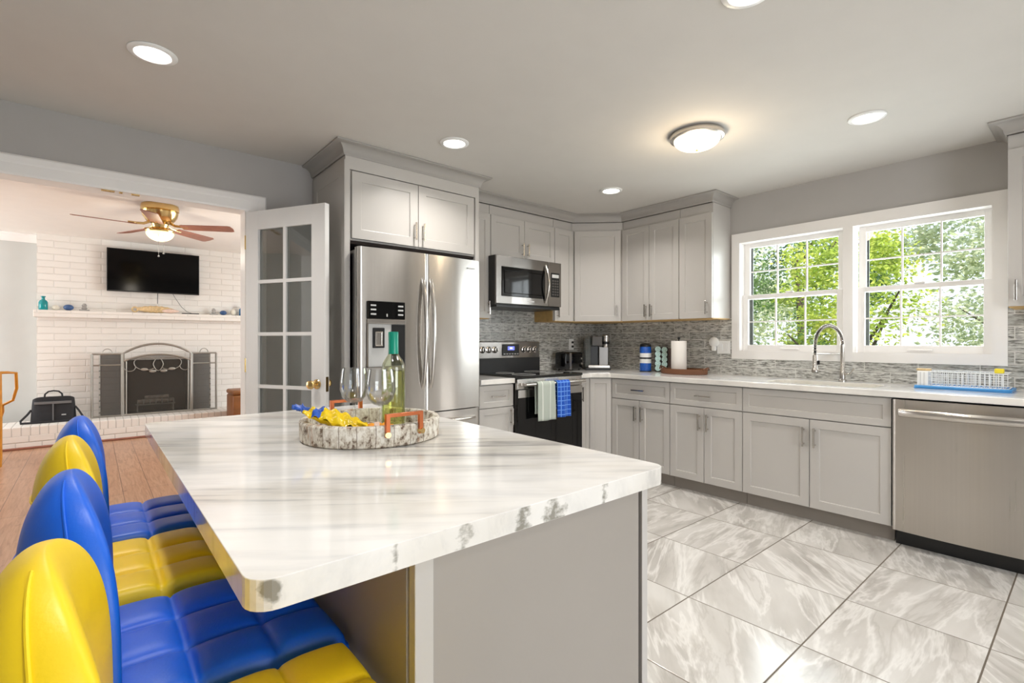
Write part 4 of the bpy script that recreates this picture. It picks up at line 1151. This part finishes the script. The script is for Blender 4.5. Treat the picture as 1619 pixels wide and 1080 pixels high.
# outlets
t = thing('outlet', 'white double outlet in the backsplash above the toaster', 'outlet', (3.868, YW-.009, 1.175))
MB().box(-.036, .036, -.006, 0, -.058, .058, .003).build('plate', 'white', t)
for z in (-.022, .022): MB().box(.002, .034, -.0075, -.0055, z-.012, z+.010, .002).build('socket', 'black', t)
t = thing('switch_plate', 'white switch plate on the backsplash left of the window', 'switch', (XW-.009, 2.135, 1.155), R(-90))
MB().box(-.060, .060, -.006, 0, -.058, .058, .003).build('plate', 'white', t)
for x in (-.024, .024): MB().box(x-.016, x+.016, -.009, -.0055, -.033, .033, .003).build('rocker', 'white', t)
t = thing('night_light', 'round white plug in device on the edge of the switch plate', 'night light', (XW-.0155, 2.215, 1.200), R(-90))
mm = Matrix.Rotation(R(90), 4, 'X')
MB().lathe([(.001, 0), (.040, 0), (.046, .012), (.044, .022), (.030, .030), (.001, .032)], 32, mat=mm).build('body', 'white', t, smooth=True)
MB().box(-.020, .020, -.028, -.0005, -.078, -.036, .008).build('lower_body', 'white', t)
# dish rack
t = thing('dish_rack', 'white wire dish rack on a light blue tray at the right of the sink', 'dish rack', (3.93, .755, CZ), WR)
rl, rd_ = .435, .24
MB().box(0, rl, 0, rd_, .0, .006, .002).build('drip_tray', 'blueplastic', t)
m = MB(); m.tube([(x, y, .012) for x, y in rrect(.004, rl-.004, .004, rd_-.004, .02, 4)], .007, 8, closed=True); m.build('tray_rim', 'blueplastic', t, smooth=True)
m = MB()
m.tube([(x, y, .105) for x, y in rrect(.03, rl-.02, .02, rd_-.02, .02, 4)], .0035, 8, closed=True)
m.tube([(x, y, .020) for x, y in rrect(.025, rl-.015, .02, rd_-.02, .02, 4)], .003, 8, closed=True)
for i in range(19):
    x = .045+i*(rl-.08)/18
    m.tube([(x, .02, .105), (x, .02, .020), (x, rd_-.02, .020), (x, rd_-.02, .105)], .0018, 6)
for i in range(14):
    x = .07+i*(rl-.12)/13
    m.tube([(x, .09, .020), (x, .10, .090), (x, .13, .090), (x, .14, .020)], .0016, 6)
for z in (.05, .078): m.tube([(x, y, z) for x, y in rrect(.028, rl-.018, .02, rd_-.02, .02, 4)], .0016, 6, closed=True)
m.build('wire_basket', 'white', t, smooth=True)
m = MB(); m.box(.014, .068, .012, .09, .014, .108, .006); ch = m.build('cutlery_cup', 'white', t)
multi('cup_rib', 'icons', [(.030, .032, .010, .0125, .02, .10), (.048, .050, .010, .0125, .02, .10)]).parent = ch
o = MB().box(-.014, .014, -.02, .02, 0, .026, .004).build('sponge', 'sponge', loc=(3.955, .372, CZ+.1092), rot=(0, 0, 0)); tag(o, 'small yellow sponge on the right end of the dish rack', 'sponge')
o = MB().box(-.02, .02, -.035, .035, 0, .014, .004).build('sponge', 'drift', loc=(3.975, .712, CZ+.1085)); tag(o, 'tan sponge on the left end of the dish rack', 'sponge')

# towels on the oven handle
def towel(name, x0, x1, zf, zb, mat, label, fold=0.0):
    yh = 2.985-.062; zh = .862; r = .0185
    prof_ = [(yh+r+.004, zb)]+[(yh+r, zb+(zh-zb)*k/10) for k in range(1, 11)]
    prof_ += [(yh+r*cos(a), zh+r*sin(a)) for a in [R(18*k) for k in range(1, 10)]]
    prof_ += [(yh-r-.002, zh-(zh-zf)*k/16) for k in range(0, 17)]
    n = len(prof_)
    def f(u, v):
        k = min(n-1, int(round(v*(n-1)))); y, z = prof_[k]; x = x0+(x1-x0)*u
        drop = max(0, (zh-z))
        sh = drop*.16; w = 1-.05*drop
        x = (x-(x0+x1)/2)*w+(x0+x1)/2+sh*.12
        sgn = -1 if y < yh else 1
        amp = min(.010, drop*.05)
        y += amp*math.sin(u*9+1)*(1 if sgn < 0 else 0) - (.004 if sgn < 0 else 0)*min(1, drop*5)
        if sgn > 0: y = max(y-.0, yh+.012) if drop > 0 else y; y = min(y, 2.974)
        return (x-(x0+x1)/2, y-yh, z-zh)
    m = MB(); m.grid(f, 22, n)
    o = m.build(name, mat, smooth=True, angle=0, loc=((x0+x1)/2, yh, zh))
    s_ = o.modifiers.new('solid', 'SOLIDIFY'); s_.thickness = .005; s_.offset = 0
    return tag(o, label, 'towel')
towel('dish_towel', 2.725, 2.915, .565, .62, 'towel_grey', 'pale grey green dish towel hanging on the oven handle')
towel('dish_towel', 2.945, 3.095, .575, .64, 'towel_blue', 'blue checked dish towel hanging on the oven handle')

# ================================================================== LIVING ROOM
# television
t = thing('television', 'black flat television hung on the white brick chimney', 'television', (.651, 8.185, 1.855))
MB().box(-.505, .505, 0, .045, 0, .555, .004).build('bezel', 'black', t)
MB().box(-.496, .496, -.002, .001, .014, .546).build('screen', 'tvglass', t)
MB().box(-.15, .15, .045, .095, .15, .40).build('wall_bracket', 'black', t)
MB().tube([(.03, .03, 0), (.03, .05, -.06), (.03, .055, -.14)], .004, 6).build('cable', 'black', t)
MB().tube([(.20, .03, 0), (.23, .06, -.05), (.30, .05, -.17), (.36, .02, -.235), (.42, -.01, -.262)], .003, 6).build('cable', 'grey_trim', t)
# mantel ornaments (things sit at z 1.5855)
MZ = 1.586; MY = 8.20
def bottle(x, s_, mat, label):
    t = thing('bottle', label, 'bottle', (x, MY, MZ))
    MB().lathe([(.001, 0), (.038*s_, 0), (.042*s_, .006), (.042*s_, .09*s_), (.034*s_, .108*s_), (.017*s_, .125*s_), (.016*s_, .15*s_), (.022*s_, .153*s_), (.022*s_, .165*s_), (.001, .166*s_)], 24).build('glass_body', mat, t, smooth=True)
bottle(-.445, 1.0, 'teal', 'teal glass bottle at the left end of the mantel')
bottle(1.700, .95, 'navyglass', 'blue glass bottle at the right end of the mantel')
def ball(x, r, mat, label, sc=(1, 1, .8), name='ornament', cat='ornament'):
    o = MB().sphere((0, 0, r*sc[2]), r, 20, sc).build(name, mat, smooth=True, angle=0, loc=(x, MY, MZ)); return tag(o, label, cat)
ball(-.335, .038, 'ceramic', 'cream rounded ornament beside the teal bottle on the mantel')
ball(-.218, .050, 'slateblue', 'dark blue round vase on the left of the mantel', (1, 1, .75), 'vase', 'vase')
ball(1.455, .045, 'slateblue', 'blue round vase on the right of the mantel', (1, 1, .75), 'vase', 'vase')
ball(1.580, .042, 'ceramic', 'cream ornament beside the blue bottle on the mantel', (.9, .9, 1.1))
def shell(x, label):
    t = thing('shell_ornament', label, 'ornament', (x, MY, MZ))
    m = MB()
    m.box(-.050, .050, -.03, .03, 0, .018, .006); m.build('foot', 'pewter', t)
    m = MB(); m.lathe([(.018, .018), (.030, .030), (.020, .052), (.026, .070), (.012, .092), (.001, .094)], 14); m.build('spire', 'pewter', t, smooth=True)
shell(-.070, 'grey shell ornament left of the television on the mantel')
shell(1.335, 'grey shell ornament right of the television on the mantel')
t = thing('driftwood_fish', 'long driftwood and coral decoration in the middle of the mantel', 'decoration', (.66, MY, MZ))
def wob(u, v, L=.40, r=.055):
    x = -L/2+L*u; rr = r*math.sin(pi*min(1, u*.93+.05))**.6*(1+.08*math.sin(u*40)); a = 2*pi*v
    return (x, rr*.6*cos(a), r*.9+rr*.85*sin(a)-.0)
m = MB(); m.grid(lambda v, u: wob(u*.999, v), 20, 30, closeu=True); m.build('wood_body', 'drift', t, smooth=True, angle=0)
m = MB(); m.tube([(-.225+.030*cos(2*pi*k/16), 0, .042+.030*sin(2*pi*k/16)) for k in range(16)], .010, 8, closed=True); m.build('knot_ring', 'drift', t, smooth=True)
m = MB(); m.grid(lambda v, u: (.06+.20*u, .03*cos(2*pi*v)*math.sin(pi*(.1+.85*u))-.02, .032+.030*math.sin(pi*(.1+.85*u))*sin(2*pi*v)), 14, 20, closeu=True); m.build('coral_piece', 'coral', t, smooth=True, angle=0)
o = MB().box(-.10, .10, -.03, .03, 0, .012, .003).build('media_box', 'black', loc=(1.05, MY-.02, MZ)); tag(o, 'flat black media box on the mantel under the television cable', 'media box')

# fireplace screen
t = thing('fireplace_screen', 'folding pewter fireplace screen with arched centre and leaf scrolls', 'fireplace screen', (.674, 8.07, .2505))
hw = .366
def arch(z_side, z_top, x): return z_top-(z_top-z_side)*(abs(x)/hw)**2.1
ctr = MB(); bars = MB()
fr = MB(); r_ = .014
fr.tube([(-hw, 0, 0), (-hw, 0, .80)]+[(x, 0, arch(.80, .925, x)) for x in [-hw+2*hw*k/20 for k in range(1, 20)]]+[(hw, 0, .80), (hw, 0, 0)], r_, 8)
fr.tube([(-hw, 0, .012), (hw, 0, .012)], r_, 8)
fr.tube([(-hw+.03, -.004, .02), (-hw+.03, -.004, .70)], .009, 8); fr.tube([(hw-.03, -.004, .02), (hw-.03, -.004, .70)], .009, 8)
fr.tube([(x, -.004, arch(.70, .785, x)) for x in [-hw+2*hw*k/20 for k in range(0, 21)]], .012, 8)
cf = fr.build('centre_frame', 'iron', t, smooth=True)
m = MB(); n = 20
m.grid(lambda u, v: (-hw+2*hw*u, .002, .01+(arch(.70, .785, -hw+2*hw*u)-.01)*v), 21, 6); m.build('mesh_screen', 'mesh', cf)
sc_ = MB()
sc_.tube([(.055*cos(a)*(1-.25*abs(sin(a))), -.012, .655+.085*sin(a)) for a in [R(k*18) for k in range(20)]], .005, 6, closed=True)
for s_ in (-1, 1):
    sc_.tube([(s_*(.255*cos(a)*.5+.13), -.012, .68+.10*sin(a)*(.7 if sin(a) > 0 else 1)) for a in [R(-130+k*14) for k in range(20)]], .005, 6)
    sc_.tube([(s_*(.30+.06*cos(a)), -.012, .625+.055*sin(a)) for a in [R(180+k*14) for k in range(13)]], .005, 6)
sc_.build('scrolls', 'iron', cf, smooth=True)
for (x, z, an_) in ((-.150, .59, .2), (-.060, .565, -.2), (.060, .565, .2), (.150, .59, -.2)):
    MB().sphere((x, -.014, z), .04, 14, (1, .18, .48)).build('leaf', 'iron', cf, smooth=True)
for s_ in (-1, 1):
    w_ = .30; pn = thing('side_panel', '', '', (s_*hw*1.02, 0, 0)); del pn['label']; del pn['category']; pn.parent = t
    pn.rotation_euler = (0, 0, (R(180)-R(4)) if s_ < 0 else R(4))
    mir = -1 if s_ < 0 else 1
    f2 = MB()
    for (xa, ya_, xb, yb_) in ((0.006, 0, .006, .795), (w_, 0, w_, .795)): f2.tube([(xa, 0, ya_), (xb, 0, yb_)], .014, 8)
    f2.tube([(0.006, 0, .795), (w_, 0, .795)], .011, 8); f2.tube([(.006, 0, .012), (w_, 0, .012)], .011, 8)
    f2.tube([(.006, -.0*mir, .655), (w_, 0, .655)], .010, 8); f2.tube([(w_-.075, 0, .012), (w_-.075, 0, .795)], .007, 8)
    f2.tube([(w_/2+.05*cos(a), 0, .80+.06*sin(a)) for a in [R(k*15) for k in range(13)]], .005, 6)
    f2.build('panel_frame', 'iron', pn, smooth=True)
    MB().box(.01, w_-.078, -.001, .001, .02, .785).build('mesh_screen', 'mesh', pn)
    for k in range(9): MB().sphere((w_-.075, 0, .06+k*.075), .009, 8).build('bead', 'black', pn, smooth=True)
# fire grate with logs
t = thing('fire_grate', 'iron fire grate with ashen logs inside the fireplace', 'fire grate', (.67, 8.38, .2570))
m = MB()
for k in range(7):
    x = -.20+k*.0667; m.tube([(x, -.06, .10), (x, .06, .10)], .007, 6); m.tube([(x, -.06, .10), (x, -.065, .16)], .007, 6)
for y in (-.055, .055): m.tube([(-.22, y, .095), (.22, y, .095)], .007, 6)
for x in (-.20, .20):
    for y in (-.055, .055): m.tube([(x, y, 0), (x, y, .095)], .007, 6)
m.build('grate_bars', 'iron', t)
for (a, b, r_) in (((-.20, -.02, .135), (.18, -.02, .135), .028), ((-.15, .035, .135), (.21, .03, .14), .026), ((-.12, .005, .185), (.15, .01, .188), .026)):
    MB().tube([a, b], r_, 12).build('log', 'ash', t, smooth=True)

# laptop bag
t = thing('laptop_bag', 'black laptop bag with grey trim lying on the brick hearth', 'bag', (-.345, 8.08, .2505), R(-4))
m = MB(); m.grid(lambda u, v: ((.205*math.copysign(abs(cos(2*pi*u))**.45, cos(2*pi*u)))*(1-.10*v), .065*math.copysign(abs(sin(2*pi*u))**.6, sin(2*pi*u))*(1-.25*v), .295*v-.04*max(0, v-.8)*abs(cos(2*pi*u))**3*3), 48, 14, closeu=True)
g = [v for v in m.bm.verts]
m.bm.verts.ensure_lookup_table()
top = [m.bm.verts[i*14+13] for i in range(48)]; bot = [m.bm.verts[i*14] for i in range(48)]
m.bm.faces.new(top); m.bm.faces.new(bot[::-1])
bd = m.build('bag_body', 'fabric_black', t, smooth=True, angle=60)
MB().box(-.165, .165, -.073, -.050, .215, .245, .004).build('zip_flap', 'grey_trim', t)
MB().box(-.006, .006, -.074, -.055, .02, .225, .002).build('front_seam', 'grey_trim', t)
MB().box(.075, .115, -.0735, -.060, .075, .088, .002).build('tag', 'icons', t)
MB().tube([(-.08, -.03, .285), (-.075, -.03, .33), (-.045, -.03, .36), (0, -.03, .368), (.045, -.03, .36), (.075, -.03, .33), (.08, -.03, .285)], .009, 8).build('handle', 'fabric_black', t, smooth=True)
m = MB(); m.tube([(-.195, -.02, .15), (-.225, -.04, .10), (-.275, -.08, .035), (-.27, -.12, .013), (-.15, -.13, .012), (.02, -.12, .012), (.16, -.11, .012)], .012, 8); m.build('shoulder_strap', 'fabric_black', t, smooth=True)
m = MB(); m.tube([(.195, -.02, .17), (.23, -.05, .12), (.27, -.09, .05), (.30, -.12, .014)], .010, 8); m.build('shoulder_strap', 'fabric_black', t, smooth=True)

# brown ottoman
t = thing('ottoman', 'brown leather storage box in front of the hearth behind the glass door', 'ottoman', (1.62, 7.47, 0))
MB().box(-.22, .22, -.20, .20, .02, .50, .02, seg=3).build('box', 'brownleather', t, smooth=True)
MB().box(-.225, .225, -.205, .205, .502, .565, .025, seg=3).build('lid', 'brownleather', t, smooth=True)
for x in (-.18, .18):
    for y in (-.16, .16): MB().lathe([(.015, 0), (.02, .022)], 10, (x, y, 0)).build('foot', 'black', t)

# ceiling fan
t = thing('ceiling_fan', 'brass ceiling fan with five cherry blades and lit bowl', 'ceiling fan', (.505, 5.87, HL))
MB().lathe([(.001, -.001), (.150, -.001), (.155, -.02), (.155, -.055), (.145, -.062), (.150, -.070), (.140, -.110), (.115, -.150), (.095, -.165), (.001, -.166)], 40).build('motor_housing', 'brass', t, smooth=True)
lk = MB().lathe([(.060, -.1665), (.070, -.185), (.060, -.215), (.105, -.235), (.120, -.250), (.116, -.262), (.001, -.263)], 32).build('light_fitter', 'brass', t, smooth=True)
MB().lathe([(.112, -.2635)]+[(.114*cos(a), -.264-.082*sin(a)) for a in [R(k*9) for k in range(1, 10)]]+[(.001, -.346)], 32, cap=False).build('glass_bowl', 'bowl', t, smooth=True)
for k in range(5):
    a = R(-30+72*k)
    br = bpy.data.objects.new('blade', None); bpy.data.objects.remove(br)
    m = MB()
    mm = Matrix.Rotation(a, 4, 'Z') @ Matrix.Translation((0, 0, -.205)) @ Matrix.Rotation(R(-12), 4, 'X')
    out = [(.19, -.050), (.30, -.058), (.62, -.066), (.645, -.055), (.655, 0), (.645, .055), (.62, .066), (.30, .058), (.19, .050)]
    A = [m.bm.verts.new(mm @ Vector((x, y, -.003))) for x, y in out]; B = [m.bm.verts.new(mm @ Vector((x, y, .003))) for x, y in out]
    m.bm.faces.new(A[::-1]); m.bm.faces.new(B)
    for i in range(len(out)): j = (i+1) % len(out); m.bm.faces.new([A[i], A[j], B[j], B[i]])
    bl = m.build('blade', 'bladewood', t)
    m2 = MB(); m2.tube([mm @ Vector(p) for p in ((.085, 0, .035), (.13, 0, .012), (.19, 0, .006), (.25, 0, .006))], .012, 8)
    m2.tube([mm @ Vector(p) for p in ((.20, -.035, .006), (.20, .035, .006))], .007, 6)
    m2.build('blade_bracket', 'brass', bl, smooth=True)
for (x, l_) in ((.02, .10), (-.02, .13)):
    MB().tube([(x, -.10, -.25), (x, -.10, -.25-l_-.12)], .0015, 5).build('pull_chain', 'chrome', t)
    MB().sphere((x, -.10, -.25-l_-.125), .008, 10).build('chain_knob', 'pewter', t, smooth=True)

# amber armchair at the left edge
t = thing('armchair', 'amber bentwood armchair cut off at the left edge of the photo', 'chair', (-.93, 7.02, 0), R(0))
MB().box(-.24, .24, -.22, .22, .43, .475, .02, seg=3).build('seat', 'brownleather', t, smooth=True)
for (x, y) in ((-.22, -.20), (.255, -.20)): MB().tube([(x, y, 0), (x, y, .45), (x-.0, y, .90)], [.016, .02, .016], 10).build('leg', 'amber', t, smooth=True)
for (x, y) in ((-.22, .20), (.22, .20)): MB().tube([(x, y, 0), (x, y, .44)], .016, 10).build('leg', 'amber', t, smooth=True)
m = MB()
for z in (.62, .74, .88): m.tube([(-.22, -.20, z), (0, -.235, z), (.255, -.20, z)], .012, 8)
m.build('backrest', 'amber', t, smooth=True)
for s_, xx in ((1, .255), (-1, -.22)):
    MB().tube([(xx, -.20, .905)]+[(xx+s_*.05, -.20+.02, .905), (xx+s_*.105, -.12, .895), (xx+s_*.105, -.06, .74), (xx+s_*.075, -.02, .62), (xx, .0, .575), (xx-s_*.01, .12, .50), (xx-s_*.03, .20, .44)], .013, 10).build('armrest', 'amber', t, smooth=True)

# ================================================================== OUTDOORS
o = MB().box(XW+.4, 40, -25, 30, -.75, -.6).build('ground', 'grass'); struct(o, 'lawn outside the window')
def tree(x, y, h, rx, n, leaf, label, seed, zc=None, lsz=.11):
    rnd = random.Random(seed)
    t = thing('tree', label, 'tree', (x, y, -.6), 0, 'trees outside the window')
    zc = zc or h*.55
    m = MB(); m.tube([(0, 0, 0), (.05, .05, h*.3), (-.05, .1, h*.62)], [.09, .07, .03], 10)
    for k in range(7):
        a = rnd.uniform(0, 2*pi); z = h*(.2+.07*k); m.tube([(0, .03, z), (rx*.5*cos(a), rx*.5*sin(a), z+h*.15), (rx*.8*cos(a), rx*.8*sin(a), z+h*.25)], [.03, .018, .008], 6)
    m.build('trunk', 'bark', t, smooth=True)
    vs_, fs = [], []
    clumps = []
    for k in range(46):
        a = rnd.uniform(0, 2*pi); zz = rnd.uniform(-1, 1); rr = math.sqrt(max(0, 1-zz*zz))*rnd.uniform(.5, 1)
        clumps.append((rr*rx*cos(a), rr*rx*sin(a), zc+zz*h*.45, rnd.uniform(.25, .55)*rx*.6))
    for i in range(n):
        cx_, cy_, cz_, cr = clumps[rnd.randrange(len(clumps))]
        p = Vector((cx_+rnd.gauss(0, cr*.5), cy_+rnd.gauss(0, cr*.5), cz_+rnd.gauss(0, cr*.45)))
        if p.z < .1: continue
        d = Vector((rnd.gauss(0, 1), rnd.gauss(0, 1), rnd.gauss(0, .6))).normalized(); e = d.cross(Vector((rnd.gauss(0, 1), rnd.gauss(0, 1), rnd.gauss(0, 1)))).normalized()
        s_ = lsz*rnd.uniform(.6, 1.2); b = len(vs_)
        nn = d.cross(e)*s_*.12
        vs_ += [p, p+d*s_*.5+e*s_*.28+nn, p+d*s_, p+d*s_*.5-e*s_*.28+nn]
        fs.append((b, b+1, b+2, b+3))
    me = bpy.data.meshes.new('foliage'); me.from_pydata([tuple(v) for v in vs_], [], fs); me.materials.append(M[leaf])
    o = bpy.data.objects.new('foliage', me); C.objects.link(o); o.parent = t
    return t
tree(7.4, 5.0, 4.6, 1.35, 16000, 'leaf1', 'yellow green tree seen through the left window', 1, lsz=.065)
tree(9.4, 3.3, 5.2, 1.35, 16000, 'leaf2', 'dark green tree seen between the two windows', 2, lsz=.075)
tree(7.0, 1.9, 3.2, .95, 12000, 'leaf1', 'bright leafy bush in front of the right window', 3, lsz=.06)
tree(8.6, -.35, 5.0, 1.95, 22000, 'leaf3', 'haze-paled tree seen through the right window', 4, lsz=.07)
tree(12.5, 6.9, 7.0, 2.3, 12000, 'leaf3', 'tall haze-paled tree far behind the left window', 5, lsz=.13)
tree(13.5, .0, 7.5, 2.6, 14000, 'leaf3', 'tall haze-paled tree far behind the right window', 6, lsz=.13)
tree(9.4, 10.9, 6.0, 1.9, 12000, 'leaf1', 'yellow green tree at the far left of the window view', 8, lsz=.10)
